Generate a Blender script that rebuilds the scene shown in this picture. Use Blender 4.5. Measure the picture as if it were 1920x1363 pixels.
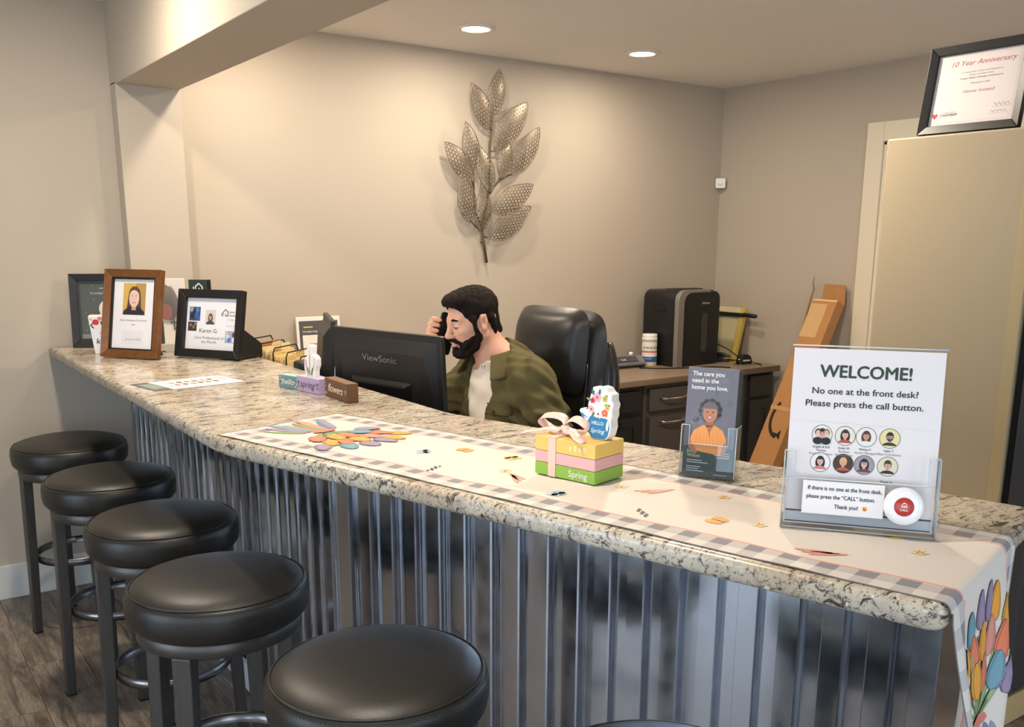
import bpy, bmesh, math, random
import numpy as np
from mathutils import Vector, Matrix

for o in list(bpy.data.objects):
    bpy.data.objects.remove(o)
scene = bpy.context.scene
COL = scene.collection
random.seed(7)

# ---------------------------------------------------------------- camera
cam_d = bpy.data.cameras.new('camera')
cam = bpy.data.objects.new('camera', cam_d)
COL.objects.link(cam)
YAW, PITCH, ROLL = 0.623180981, 0.223324833, 0.00701669
_f = Vector((math.sin(YAW) * math.cos(PITCH), math.cos(YAW) * math.cos(PITCH), -math.sin(PITCH)))
_r = Vector((math.cos(YAW), -math.sin(YAW), 0))
_u = _r.cross(_f)
_r2 = _r * math.cos(ROLL) + _u * math.sin(ROLL)
_u2 = -_r * math.sin(ROLL) + _u * math.cos(ROLL)
M = Matrix((_r2, _u2, -_f)).transposed().to_4x4()
M.translation = Vector((-0.6872, -4.3834, 1.5295))
cam.matrix_world = M
cam_d.sensor_width = 36.0
cam_d.lens = 1749.46 / 1920 * 36
cam_d.shift_x = -26.43 / 1920
cam_d.shift_y = 164.07 / 1920
cam_d.clip_start = 0.02
scene.camera = cam

# ---------------------------------------------------------------- colour management, world
scene.view_settings.view_transform = 'Standard'
scene.view_settings.look = 'None'
scene.view_settings.exposure = 0.0
scene.view_settings.gamma = 1.0
scene.view_settings.use_curve_mapping = False
world = bpy.data.worlds.new('sky')
scene.world = world
world.use_nodes = True
wn = world.node_tree.nodes
wn['Background'].inputs[0].default_value = (0.70, 0.84, 1.0, 1)
wn['Background'].inputs[1].default_value = 7.0

WARM = (1.0, 0.865, 0.70)
CEIL = 2.47


def lin(c):
    return tuple(((v / 255.0) / 12.92 if v / 255.0 <= 0.04045 else ((v / 255.0 + 0.055) / 1.055) ** 2.4) for v in c)


# ---------------------------------------------------------------- materials
_mats = {}


def mat(name, rgb=(128, 128, 128), rough=0.5, metal=0.0, spec=0.5, bump=None, vary=None, coat=0.0, emit=None, trans=0.0):
    """rgb in sRGB 0-255. bump=(scale,strength[,stretch]); vary=(scale, amount)"""
    if name in _mats:
        return _mats[name]
    m = bpy.data.materials.new(name)
    m.use_nodes = True
    nt = m.node_tree
    b = nt.nodes['Principled BSDF']
    c = lin(rgb)
    b.inputs['Base Color'].default_value = (*c, 1)
    b.inputs['Roughness'].default_value = rough
    b.inputs['Metallic'].default_value = metal
    b.inputs['Specular IOR Level'].default_value = spec
    b.inputs['Coat Weight'].default_value = coat
    b.inputs['Transmission Weight'].default_value = trans
    if emit:
        b.inputs['Emission Color'].default_value = (*emit[0], 1)
        b.inputs['Emission Strength'].default_value = emit[1]
    if bump or vary:
        tc = nt.nodes.new('ShaderNodeTexCoord')
    if bump:
        n = nt.nodes.new('ShaderNodeTexNoise')
        n.inputs['Scale'].default_value = bump[0]
        n.inputs['Detail'].default_value = 6
        src = tc.outputs['Object']
        if len(bump) > 2:
            mp = nt.nodes.new('ShaderNodeMapping')
            mp.inputs['Scale'].default_value = bump[2]
            nt.links.new(src, mp.inputs['Vector'])
            src = mp.outputs['Vector']
        nt.links.new(src, n.inputs['Vector'])
        bp = nt.nodes.new('ShaderNodeBump')
        bp.inputs['Strength'].default_value = bump[1]
        bp.inputs['Distance'].default_value = 0.002
        nt.links.new(n.outputs['Fac'], bp.inputs['Height'])
        nt.links.new(bp.outputs['Normal'], b.inputs['Normal'])
    if vary:
        n = nt.nodes.new('ShaderNodeTexNoise')
        n.inputs['Scale'].default_value = vary[0]
        n.inputs['Detail'].default_value = 5
        src = tc.outputs['Object']
        if len(vary) > 2:
            mp = nt.nodes.new('ShaderNodeMapping')
            mp.inputs['Scale'].default_value = vary[2]
            nt.links.new(src, mp.inputs['Vector'])
            src = mp.outputs['Vector']
        nt.links.new(src, n.inputs['Vector'])
        mx = nt.nodes.new('ShaderNodeMix')
        mx.data_type = 'RGBA'
        a = vary[1]
        mx.inputs[6].default_value = tuple(max(0, v * (1 - a)) for v in c) + (1,)
        mx.inputs[7].default_value = tuple(min(1, v * (1 + a)) for v in c) + (1,)
        nt.links.new(n.outputs['Fac'], mx.inputs[0])
        nt.links.new(mx.outputs[2], b.inputs['Base Color'])
    _mats[name] = m
    return m


def pm(rgb, rough=0.55):
    """plain printed / painted colour"""
    return mat('print_%d_%d_%d_%d' % (*rgb, int(rough * 100)), rgb, rough)


def clear_mat(name, tint=(0.97, 0.985, 0.985), refl=0.9, rough=0.02):
    if name in _mats:
        return _mats[name]
    m = bpy.data.materials.new(name)
    m.use_nodes = True
    nt = m.node_tree
    nt.nodes.remove(nt.nodes['Principled BSDF'])
    out = nt.nodes['Material Output']
    t = nt.nodes.new('ShaderNodeBsdfTransparent')
    t.inputs[0].default_value = (*tint, 1)
    g = nt.nodes.new('ShaderNodeBsdfGlossy')
    g.inputs['Roughness'].default_value = rough
    fr = nt.nodes.new('ShaderNodeFresnel')
    fr.inputs[0].default_value = 1.49
    mul = nt.nodes.new('ShaderNodeMath')
    mul.operation = 'MULTIPLY'
    mul.inputs[1].default_value = refl
    mx = nt.nodes.new('ShaderNodeMixShader')
    nt.links.new(fr.outputs[0], mul.inputs[0])
    nt.links.new(mul.outputs[0], mx.inputs[0])
    nt.links.new(t.outputs[0], mx.inputs[1])
    nt.links.new(g.outputs[0], mx.inputs[2])
    nt.links.new(mx.outputs[0], out.inputs[0])
    _mats[name] = m
    return m


# ---------------------------------------------------------------- object helpers
def tag(o, label=None, cat=None, group=None, kind=None):
    if label:
        o['label'] = label
    if cat:
        o['category'] = cat
    if group:
        o['group'] = group
    if kind:
        o['kind'] = kind
    return o


def thing(name, label, cat, loc=(0, 0, 0), rz=0.0, group=None):
    o = bpy.data.objects.new(name, None)
    o.empty_display_size = 0.05
    COL.objects.link(o)
    o.location = loc
    o.rotation_euler = (0, 0, rz)
    return tag(o, label, cat, group)


def frame_empty(o, X, Y, Z, loc):
    """orient an empty by three axes"""
    m = Matrix((Vector(X).normalized(), Vector(Y).normalized(), Vector(Z).normalized())).transposed().to_4x4()
    m.translation = Vector(loc)
    o.matrix_world = m
    return o


class MB:
    def __init__(self):
        self.v = []
        self.f = []
        self.mi = []
        self.sm = []
        self.uv = {}

    def add(self, verts, faces, smooth=False, mi=0, T=None):
        n = len(self.v)
        for p in verts:
            p = Vector(p)
            if T is not None:
                p = T @ p
            self.v.append(tuple(p))
        for f in faces:
            self.f.append(tuple(i + n for i in f))
            self.mi.append(mi)
            self.sm.append(smooth)
        return self

    def box(self, c, s, T=None, mi=0):
        x, y, z = (v / 2 for v in s)
        vs = [(c[0] + a * x, c[1] + b * y, c[2] + d * z) for a in (-1, 1) for b in (-1, 1) for d in (-1, 1)]
        fs = [(0, 1, 3, 2), (4, 6, 7, 5), (0, 4, 5, 1), (2, 3, 7, 6), (0, 2, 6, 4), (1, 5, 7, 3)]
        return self.add(vs, fs, False, mi, T)

    def b2(self, lo, hi, T=None, mi=0):
        return self.box([(a + b) / 2 for a, b in zip(lo, hi)], [abs(b - a) for a, b in zip(lo, hi)], T, mi)

    def tube(self, pts, r, seg=10, mi=0, closed=False, T=None, cap=True):
        pts = [Vector(p) for p in pts]
        n = len(pts)
        rs = r if isinstance(r, (list, tuple)) else [r] * n
        vs, fs = [], []
        up = None
        for i, p in enumerate(pts):
            if closed:
                t = (pts[(i + 1) % n] - pts[i - 1]).normalized()
            else:
                t = (pts[min(i + 1, n - 1)] - pts[max(i - 1, 0)]).normalized()
            if up is None:
                up = Vector((0, 0, 1)) if abs(t.z) < 0.9 else Vector((1, 0, 0))
            a = t.cross(up)
            if a.length < 1e-5:
                a = t.orthogonal()
            a.normalize()
            b = a.cross(t).normalized()
            up = b
            for k in range(seg):
                an = 2 * math.pi * k / seg
                vs.append(p + a * (rs[i] * math.cos(an)) + b * (rs[i] * math.sin(an)))
        m = n if closed else n - 1
        for i in range(m):
            j = (i + 1) % n
            for k in range(seg):
                l = (k + 1) % seg
                fs.append((i * seg + k, i * seg + l, j * seg + l, j * seg + k))
        if cap and not closed:
            fs.append(tuple(range(seg))[::-1])
            fs.append(tuple((n - 1) * seg + k for k in range(seg)))
        return self.add(vs, fs, True, mi, T)

    def cyl(self, p0, p1, r0, r1=None, seg=20, mi=0, T=None):
        return self.tube([p0, p1], [r0, r0 if r1 is None else r1], seg, mi, T=T)

    def lathe(self, prof, seg=32, c=(0, 0, 0), mi=0, T=None, smooth=True):
        vs, fs = [], []
        n = len(prof)
        for k in range(seg):
            a = 2 * math.pi * k / seg
            for r, z in prof:
                vs.append((c[0] + r * math.cos(a), c[1] + r * math.sin(a), c[2] + z))
        for k in range(seg):
            l = (k + 1) % seg
            for i in range(n - 1):
                fs.append((k * n + i, l * n + i, l * n + i + 1, k * n + i + 1))
        closed = tuple(prof[0]) == tuple(prof[-1])
        if prof[0][0] > 1e-6 and not closed:
            fs.append(tuple(k * n for k in range(seg))[::-1])
        if prof[-1][0] > 1e-6 and not closed:
            fs.append(tuple(k * n + n - 1 for k in range(seg)))
        return self.add(vs, fs, smooth, mi, T)

    def prism(self, poly, h0, h1, mi=0, T=None, smooth=False):
        """poly in xy, extruded in z"""
        n = len(poly)
        vs = [(p[0], p[1], h0) for p in poly] + [(p[0], p[1], h1) for p in poly]
        fs = [tuple(range(n))[::-1], tuple(range(n, 2 * n))]
        self.add(vs, fs, False, mi, T)
        base = len(self.v) - 2 * n
        for i in range(n):
            j = (i + 1) % n
            self.f.append((base + i, base + j, base + n + j, base + n + i))
            self.mi.append(mi)
            self.sm.append(smooth)
        return self

    def build(self, name, mats, parent=None, bevel=0, seg=2, loc=None, subsurf=0, solid=0, autosmooth=None):
        me = bpy.data.meshes.new(name)
        me.from_pydata(self.v, [], self.f)
        if not isinstance(mats, (list, tuple)):
            mats = [mats]
        for m in mats:
            me.materials.append(m)
        me.polygons.foreach_set('material_index', self.mi)
        me.polygons.foreach_set('use_smooth', self.sm)
        me.update()
        o = bpy.data.objects.new(name, me)
        COL.objects.link(o)
        if parent is not None:
            o.parent = parent
        if loc is not None:
            o.location = loc
        if solid:
            md = o.modifiers.new('thickness', 'SOLIDIFY')
            md.thickness = solid
        if bevel:
            md = o.modifiers.new('bevel', 'BEVEL')
            md.width = bevel
            md.segments = seg
            md.limit_method = 'ANGLE'
            md.angle_limit = math.radians(40)
            md.harden_normals = False
        if subsurf:
            md = o.modifiers.new('sub', 'SUBSURF')
            md.levels = subsurf
            md.render_levels = subsurf
        return o


def copy_tree(o, parent=None):
    c = o.copy()
    COL.objects.link(c)
    c.parent = parent
    for ch in list(o.children):
        copy_tree(ch, c)
    return c


def arc(cx, cy, r, a0, a1, n=8):
    return [(cx + r * math.cos(math.radians(a0 + (a1 - a0) * i / n)), cy + r * math.sin(math.radians(a0 + (a1 - a0) * i / n))) for i in range(n + 1)]


def rrect(w, h, r, n=5, cx=0, cy=0):
    p = []
    for (sx, sy, a) in ((1, 1, 0), (-1, 1, 90), (-1, -1, 180), (1, -1, 270)):
        p += arc(cx + sx * (w / 2 - r), cy + sy * (h / 2 - r), r, a, a + 90, n)
    return p


def ell(cx, cy, rx, ry, n=18, rot=0):
    c, s = math.cos(rot), math.sin(rot)
    out = []
    for i in range(n):
        a = 2 * math.pi * i / n
        x, y = rx * math.cos(a), ry * math.sin(a)
        out.append((cx + x * c - y * s, cy + x * s + y * c))
    return out


# ---------------------------------------------------------------- flat print: shapes and lettering lying on a surface
_textcache = {}


def text_shape(s, weight=0.0, shear=0.0):
    key = (s, weight, shear)
    if key in _textcache:
        return _textcache[key]
    cu = bpy.data.curves.new('lettering', 'FONT')
    cu.body = s
    cu.size = 1.0
    cu.offset = weight
    cu.shear = shear
    cu.resolution_u = 3
    o = bpy.data.objects.new('lettering', cu)
    COL.objects.link(o)
    dg = bpy.context.evaluated_depsgraph_get()
    me = bpy.data.meshes.new_from_object(o.evaluated_get(dg))
    vs = [(v.co.x, v.co.y) for v in me.vertices]
    fs = [tuple(p.vertices) for p in me.polygons]
    bpy.data.objects.remove(o)
    bpy.data.curves.remove(cu)
    bpy.data.meshes.remove(me)
    _textcache[key] = (vs, fs)
    return vs, fs


class Print:
    """2-D shapes (u right, v up) mapped to 3-D by fn(u, v, height)"""

    def __init__(self, fn, h0=0.0004, dh=0.00015):
        self.fn = fn
        self.mb = MB()
        self.mats = []
        self.h0 = h0
        self.dh = dh
        self.k = 0

    def _mi(self, rgb, rough=0.6):
        m = pm(rgb, rough) if not isinstance(rgb, bpy.types.Material) else rgb
        if m not in self.mats:
            self.mats.append(m)
        return self.mats.index(m)

    def poly(self, pts, rgb, layer=None):
        self.k = layer if layer is not None else self.k
        h = self.h0 + self.dh * self.k
        self.mb.add([self.fn(u, v, h) for u, v in pts], [tuple(range(len(pts)))], False, self._mi(rgb))
        return self

    def fan(self, c, pts, rgb, layer=None, rings=2):
        """star shaped patch with inner rings so it follows curved surfaces"""
        self.k = layer if layer is not None else self.k
        h = self.h0 + self.dh * self.k
        n = len(pts)
        vs = [self.fn(c[0], c[1], h)]
        fs = []
        for r in range(1, rings + 1):
            t = r / rings
            for p in pts:
                vs.append(self.fn(c[0] + (p[0] - c[0]) * t, c[1] + (p[1] - c[1]) * t, h))
        for i in range(n):
            j = (i + 1) % n
            fs.append((0, 1 + i, 1 + j))
            for r in range(rings - 1):
                a = 1 + r * n
                fs.append((a + i, a + n + i, a + n + j, a + j))
        self.mb.add(vs, fs, True, self._mi(rgb))
        return self

    def rect(self, u0, v0, u1, v1, rgb, layer=None):
        return self.poly([(u0, v0), (u1, v0), (u1, v1), (u0, v1)], rgb, layer)

    def line(self, pts, w, rgb, layer=None):
        for a, b in zip(pts[:-1], pts[1:]):
            dx, dy = b[0] - a[0], b[1] - a[1]
            L = math.hypot(dx, dy) or 1
            nx, ny = -dy / L * w / 2, dx / L * w / 2
            self.poly([(a[0] + nx, a[1] + ny), (a[0] - nx, a[1] - ny), (b[0] - nx, b[1] - ny), (b[0] + nx, b[1] + ny)], rgb, layer)
        return self

    def text(self, s, u, v, size, rgb, weight=0.0, shear=0.0, align='c', width=None, layer=None):
        """size = cap height in metres (approx); width forces total width"""
        self.k = layer if layer is not None else self.k
        vs, fs = text_shape(s, 0.0, shear)
        if not vs:
            return self
        x0 = min(p[0] for p in vs)
        x1 = max(p[0] for p in vs)
        sy = size / 0.69
        sx = sy if width is None else width / max(1e-6, (x1 - x0))
        w = (x1 - x0) * sx
        off = {'c': -w / 2, 'l': 0, 'r': -w}[align] - x0 * sx
        h = self.h0 + self.dh * self.k
        e = weight * sy * .7
        for i_, (dx, dy) in enumerate(((0, 0),) if weight <= 0 else ((-e, 0), (e, 0), (0, -e * .8), (0, e * .8))):
            self.mb.add([self.fn(u + off + dx + p[0] * sx, v + dy + p[1] * sy, h + i_ * .00003) for p in vs], fs, False, self._mi(rgb))
        return self

    def portrait(self, u, v, w, h, bg, hair, skin, shirt, longhair=False, disc=False, beard=None, glasses=False):
        k = self.k
        if disc:
            self.poly(ell(u, v, w / 2 * 1.05, w / 2 * 1.05, 28), (25, 25, 28), k + 1)
            self.poly(ell(u, v, w / 2, w / 2, 28), bg, k + 2)
        else:
            self.rect(u - w / 2, v - h / 2, u + w / 2, v + h / 2, bg, k + 2)
        R = w / 2 * 0.98

        def clip(pts):
            out = []
            for x, y in pts:
                if disc:
                    d = math.hypot(x - u, y - v)
                    if d > R:
                        x, y = u + (x - u) * R / d, v + (y - v) * R / d
                else:
                    x = min(max(x, u - w / 2), u + w / 2)
                    y = min(max(y, v - h / 2), v + h / 2)
                out.append((x, y))
            return out
        s = w
        cy = v + 0.06 * s if disc else v + 0.02 * h
        if longhair:
            self.poly(clip(ell(u, cy - 0.08 * s, 0.25 * s, 0.36 * s)), hair, k + 3)
        sh = [(u + 0.42 * s * math.cos(a), v - (0.5 * s if disc else h / 2) + 0.30 * s * math.sin(a)) for a in [math.pi * i / 12 for i in range(13)]]
        self.poly(clip(sh), shirt, k + 4)
        self.poly(clip([(u - 0.07 * s, cy - 0.28 * s), (u + 0.07 * s, cy - 0.28 * s), (u + 0.07 * s, cy), (u - 0.07 * s, cy)]), tuple(int(c * 0.85) for c in skin), k + 5)
        self.poly(ell(u, cy + 0.05 * s, 0.195 * s, 0.24 * s), hair, k + 6)
        self.poly(ell(u, cy, 0.155 * s, 0.205 * s), skin, k + 7)
        cap = [(u + 0.175 * s * math.cos(a), cy + 0.09 * s + 0.17 * s * math.sin(a)) for a in [math.pi * i / 10 for i in range(11)]]
        self.poly(cap, hair, k + 8)
        if beard:
            self.poly([(u + 0.15 * s * math.cos(a), cy - 0.06 * s + 0.15 * s * math.sin(a)) for a in [math.pi + math.pi * i / 10 for i in range(11)]], beard, k + 8)
        for sx in (-1, 1):
            self.poly(ell(u + sx * 0.062 * s, cy + 0.02 * s, 0.024 * s, 0.014 * s, 8), (40, 30, 28), k + 9)
            if glasses:
                self.line([(u + sx * 0.025 * s, cy + 0.045 * s), (u + sx * 0.11 * s, cy + 0.045 * s), (u + sx * 0.11 * s, cy - 0.01 * s), (u + sx * 0.025 * s, cy - 0.01 * s), (u + sx * 0.025 * s, cy + 0.045 * s)], 0.014 * s, (20, 20, 22), k + 10)
        self.poly(ell(u, cy - 0.035 * s, 0.018 * s, 0.022 * s, 8), tuple(int(c * 0.9) for c in skin), k + 9)
        self.poly(ell(u, cy - 0.10 * s, 0.055 * s, 0.018 * s, 10), (190, 96, 90), k + 9)
        self.k = k
        return self

    def build(self, name, parent=None):
        return self.mb.build(name, self.mats, parent)

# ================================================================ the setting
PAINT = mat('greige_wall_paint', (186, 174, 158), 0.75, bump=(90, 0.05), spec=0.3)
CEILM = mat('ceiling_paint', (236, 231, 224), 0.9, bump=(60, 0.12), spec=0.2)
CREAM = mat('cream_trim_paint', (226, 214, 190), 0.45)
WHITE_TRIM = mat('white_trim_paint', (214, 214, 210), 0.45)


def wood_floor_mat():
    m = mat('plank_vinyl', (120, 95, 75), 0.42)
    nt = m.node_tree
    b = nt.nodes['Principled BSDF']
    tc = nt.nodes.new('ShaderNodeTexCoord')
    oi = nt.nodes.new('ShaderNodeObjectInfo')
    addv = nt.nodes.new('ShaderNodeVectorMath')
    addv.operation = 'MULTIPLY_ADD'
    nt.links.new(oi.outputs['Random'], addv.inputs[0])
    addv.inputs[1].default_value = (13.0, 7.0, 3.0)
    nt.links.new(tc.outputs['Object'], addv.inputs[2])
    mp = nt.nodes.new('ShaderNodeMapping')
    mp.inputs['Scale'].default_value = (9, 1.1, 1)
    nt.links.new(addv.outputs[0], mp.inputs['Vector'])
    n1 = nt.nodes.new('ShaderNodeTexNoise')
    n1.inputs['Scale'].default_value = 2.2
    n1.inputs['Detail'].default_value = 8
    n1.inputs['Distortion'].default_value = 1.6
    nt.links.new(mp.outputs[0], n1.inputs['Vector'])
    w = nt.nodes.new('ShaderNodeTexNoise')
    w.inputs['Scale'].default_value = 16
    w.inputs['Detail'].default_value = 6
    w.inputs['Distortion'].default_value = 0.8
    nt.links.new(mp.outputs[0], w.inputs['Vector'])
    r1 = nt.nodes.new('ShaderNodeValToRGB')
    r1.color_ramp.elements[0].position = 0.33
    r1.color_ramp.elements[0].color = (*lin((98, 86, 77)), 1)
    r1.color_ramp.elements[1].position = 0.68
    r1.color_ramp.elements[1].color = (*lin((168, 152, 137)), 1)
    nt.links.new(n1.outputs['Fac'], r1.inputs[0])
    mx = nt.nodes.new('ShaderNodeMix')
    mx.data_type = 'RGBA'
    mx.blend_type = 'MULTIPLY'
    mx.inputs[0].default_value = 0.55
    r2 = nt.nodes.new('ShaderNodeValToRGB')
    r2.color_ramp.elements[0].position = 0.38
    r2.color_ramp.elements[0].color = (0.35, 0.33, 0.31, 1)
    r2.color_ramp.elements[1].position = 0.62
    r2.color_ramp.elements[1].color = (1, 1, 1, 1)
    nt.links.new(w.outputs['Fac'], r2.inputs[0])
    nt.links.new(r1.outputs[0], mx.inputs[6])
    nt.links.new(r2.outputs[0], mx.inputs[7])
    nt.links.new(mx.outputs[2], b.inputs['Base Color'])
    bp = nt.nodes.new('ShaderNodeBump')
    bp.inputs['Strength'].default_value = 0.15
    bp.inputs['Distance'].default_value = 0.001
    nt.links.new(w.outputs['Fac'], bp.inputs['Height'])
    nt.links.new(bp.outputs['Normal'], b.inputs['Normal'])
    return m


FLOORM = wood_floor_mat()
X0, X1, Y0, Y1 = -3.6, 4.0, -7.2, 0.0      # room extents
floor = MB().b2((X0 - .1, Y0 - .1, -0.06), (X1 + .1, Y1 + .1, -0.004)).build('floor', mat('floor_underlay', (60, 50, 44), 0.8))
tag(floor, kind='structure')
# planks run along y; rows across x, staggered joints
PW, PL, GAP = 0.182, 1.22, 0.0016
plank_mesh = {}
rows = int((X1 - X0) / PW)
for i in range(rows):
    xa = X0 + i * PW
    y = Y1 - random.uniform(0.2, PL)
    top = Y1
    while top > Y0 + 0.05:
        bot = max(y, Y0)
        L = round(top - bot, 3)
        if L not in plank_mesh:
            mb = MB().b2((GAP / 2, -L + GAP / 2, -0.004), (PW - GAP / 2, -GAP / 2, 0.0))
            o = mb.build('plank', FLOORM, floor)
            plank_mesh[L] = o.data
        else:
            o = bpy.data.objects.new('plank', plank_mesh[L])
            COL.objects.link(o)
            o.parent = floor
        o.location = (xa, top, 0)
        top = bot
        y = top - PL

ceiling = tag(MB().b2((X0 - .1, Y0 - .1, CEIL), (X1 + .1, Y1 + .1, CEIL + .1)).build('ceiling', CEILM), kind='structure')
wall_back = tag(MB().b2((X0 - .12, 0, -.06), (X1 + .12, .12, CEIL + .05)).build('wall_back', PAINT), kind='structure')

# right wall with the door opening
DY0, DY1, DZ = -2.03, -1.19, 2.06
wr = MB()
wr.b2((X1, Y0, -.06), (X1 + .12, DY0, CEIL + .05))
wr.b2((X1, DY1, -.06), (X1 + .12, 0, CEIL + .05))
wr.b2((X1, DY0, DZ), (X1 + .12, DY1, CEIL + .05))
tag(wr.build('wall_right', PAINT), kind='structure')
door = tag(MB().b2((X1 + .03, DY0 + .02, .01), (X1 + .07, DY1 - .02, DZ - .02)).build('door_1', CREAM, bevel=.003), kind='structure')
MB().lathe([(0, 0), (.026, .004), (.03, .02), (.02, .035), (.008, .04), (.008, .06)], 20, T=Matrix.Translation((X1 + .03 - .06, DY0 + .1, 1.0)) @ Matrix.Rotation(math.radians(90), 4, 'Y')).build('door_knob', mat('brushed_nickel', (180, 176, 170), .3, 1), door)
tr = MB()
tr.b2((X1 - .018, DY1, 0), (X1, DY1 + .105, DZ + .105))
tr.b2((X1 - .018, DY0 - .105, 0), (X1, DY0, DZ + .105))
tr.b2((X1 - .018, DY0, DZ), (X1, DY1, DZ + .105))
tr.b2((X1 - .006, DY1 - .02, 0), (X1 + .12, DY1, DZ))
tr.b2((X1 - .006, DY0, 0), (X1 + .12, DY0 + .02, DZ))
tr.b2((X1 - .006, DY0, DZ - .02), (X1 + .12, DY1, DZ))
tr.b2((X1 + .012, DY1 - .032, 0), (X1 + .03, DY1 - .02, DZ - .02))
tag(tr.build('trim_1', CREAM, bevel=.004), kind='structure')

# left and rear walls of the front room with their windows


def wall_with_windows(name, axis, pos, a0, a1, wins, out):
    mb = MB()
    sill, head = 0.08, 2.2
    cuts = sorted(wins)
    cur = a0

    def put(lo, hi, z0, z1):
        if axis == 'x':
            mb.b2((min(pos, pos + out), lo, z0), (max(pos, pos + out), hi, z1))
        else:
            mb.b2((lo, min(pos, pos + out), z0), (hi, max(pos, pos + out), z1))
    for (w0, w1) in cuts:
        put(cur, w0, -.06, CEIL + .05)
        put(w0, w1, -.06, sill)
        put(w0, w1, head, CEIL + .05)
        cur = w1
    put(cur, a1, -.06, CEIL + .05)
    return tag(mb.build(name, PAINT), kind='structure')


WL = [(-6.2, -4.4), (-3.2, -1.6)]
WR = [(-2.7, -0.9), (0.3, 2.1)]
wall_with_windows('wall_left', 'x', X0, Y0, 0, WL, -.12)
wall_with_windows('wall_front', 'y', Y0, X0, X1, WR, -.12)
GLASS = clear_mat('window_glass', (0.97, 0.98, 0.98))
wi = 1
for axis, wins in (('x', WL), ('y', WR)):
    for w0, w1 in wins:
        mb = MB()
        gl = MB()
        P = X0 - .06 if axis == 'x' else Y0 - .06

        def bar(lo, hi, z0, z1, t=.03, target=None):
            m_ = target or mb
            if axis == 'x':
                m_.b2((P - t, lo, z0), (P + t, hi, z1))
            else:
                m_.b2((lo, P - t, z0), (hi, P + t, z1))
        for lo, hi, z0, z1 in ((w0, w0 + .06, .08, 2.2), (w1 - .06, w1, .08, 2.2), (w0, w1, .08, .16), (w0, w1, 2.13, 2.2), ((w0 + w1) / 2 - .025, (w0 + w1) / 2 + .025, .08, 2.2)):
            bar(lo, hi, z0, z1)
        o = tag(mb.build('window_%d' % wi, WHITE_TRIM, bevel=.004), kind='structure')
        for lo, hi in ((w0 + .06, (w0 + w1) / 2 - .025), ((w0 + w1) / 2 + .025, w1 - .06)):
            g = MB()
            bar(lo, hi, .16, 2.13, .003, g)
            g.build('pane', GLASS, o)
        # daylight coming in through this window (portal of the sky)
        ld = bpy.data.lights.new('window_daylight', 'AREA')
        ld.shape = 'RECTANGLE'
        ld.size, ld.size_y = w1 - w0 - .1, 1.95
        ld.cycles.is_portal = True
        lo_ = bpy.data.objects.new('window_daylight', ld)
        COL.objects.link(lo_)
        if axis == 'x':
            lo_.location = (X0 - .125, (w0 + w1) / 2, 1.145)
            lo_.rotation_euler = (0, math.radians(-90), 0)
        else:
            lo_.location = ((w0 + w1) / 2, Y0 - .125, 1.145)
            lo_.rotation_euler = (math.radians(90), 0, 0)
        wi += 1

# pilaster and dropped beam
BX0, BX1, BZ = 0.307, 0.567, 2.14
tag(MB().b2((BX0, -.092, -.02), (BX1, 0.001, BZ + .01)).build('wall_pilaster', PAINT, bevel=.003), kind='structure')
tag(MB().b2((BX0, Y0, BZ), (BX1, 0.001, CEIL + .02)).build('ceiling_beam', PAINT, bevel=.003), kind='structure')
# baseboards
tag(MB().b2((X0, -.014, 0), (BX0 - .005, 0, .15)).build('baseboard_back', WHITE_TRIM, bevel=.004), kind='structure')
bb = MB().b2((X1 - .014, -1.08, 0), (X1, -.62, .13))
bb.b2((X1 - .014, Y0, 0), (X1, DY0 - .105, .13))
tag(bb.build('baseboard_right', CREAM, bevel=.004), kind='structure')


# ================================================================ recessed ceiling lights
LENS = mat('light_lens', (255, 244, 225), .4, emit=((1.0, 0.86, 0.66), 22))
TRIMW = mat('light_trim', (232, 226, 216), .5)


def can(x, y, power, label, group):
    t = thing('recessed_light', label, 'ceiling light', (x, y, CEIL), group=group)
    MB().lathe([(.062, 0.0), (.066, -.010), (.088, -.008), (.092, 0.0), (.062, 0.0)], 40).build('trim_ring', TRIMW, t)
    MB().lathe([(0, -.009), (.045, -.0085), (.062, -.006), (.064, 0.0)], 40).build('lens', LENS, t)
    ld = bpy.data.lights.new('can_glow', 'AREA')
    ld.shape = 'DISK'
    ld.size = .11
    ld.energy = power
    ld.color = WARM
    ld.spread = math.radians(180)
    lo = bpy.data.objects.new('can_glow', ld)
    COL.objects.link(lo)
    lo.parent = t
    lo.location = (0, 0, -.012)
    return t


WALLW, WORKW, FRONTW = 10, 26, 18
can(1.79, -.52, WALLW, 'round recessed ceiling light above the metal leaf art', 'recessed ceiling lights')
can(2.787, -.55, WALLW, 'round recessed ceiling light nearer the room corner', 'recessed ceiling lights')
can(.79, -.53, WALLW, 'round recessed ceiling light beside the pilaster', 'recessed ceiling lights')
can(1.70, -1.95, WORKW * 1.2, 'added round recessed ceiling light above the office chair', 'recessed ceiling lights')  # added lamp, no known fixture here; brightens the mid wall and desk
can(2.95, -2.2, WORKW * .3, 'added round recessed ceiling light above the tall cabinet', 'recessed ceiling lights')  # second added lamp, kept out of view and dimmed for the certificate
can(-.12, -1.15, FRONTW, 'round recessed ceiling light over the far bar stools', 'recessed ceiling lights')
can(-.12, -2.95, FRONTW, 'round recessed ceiling light over the near bar stools', 'recessed ceiling lights')
can(-1.2, -5.6, FRONTW * .4, 'round recessed ceiling light by the front windows', 'recessed ceiling lights')

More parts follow.
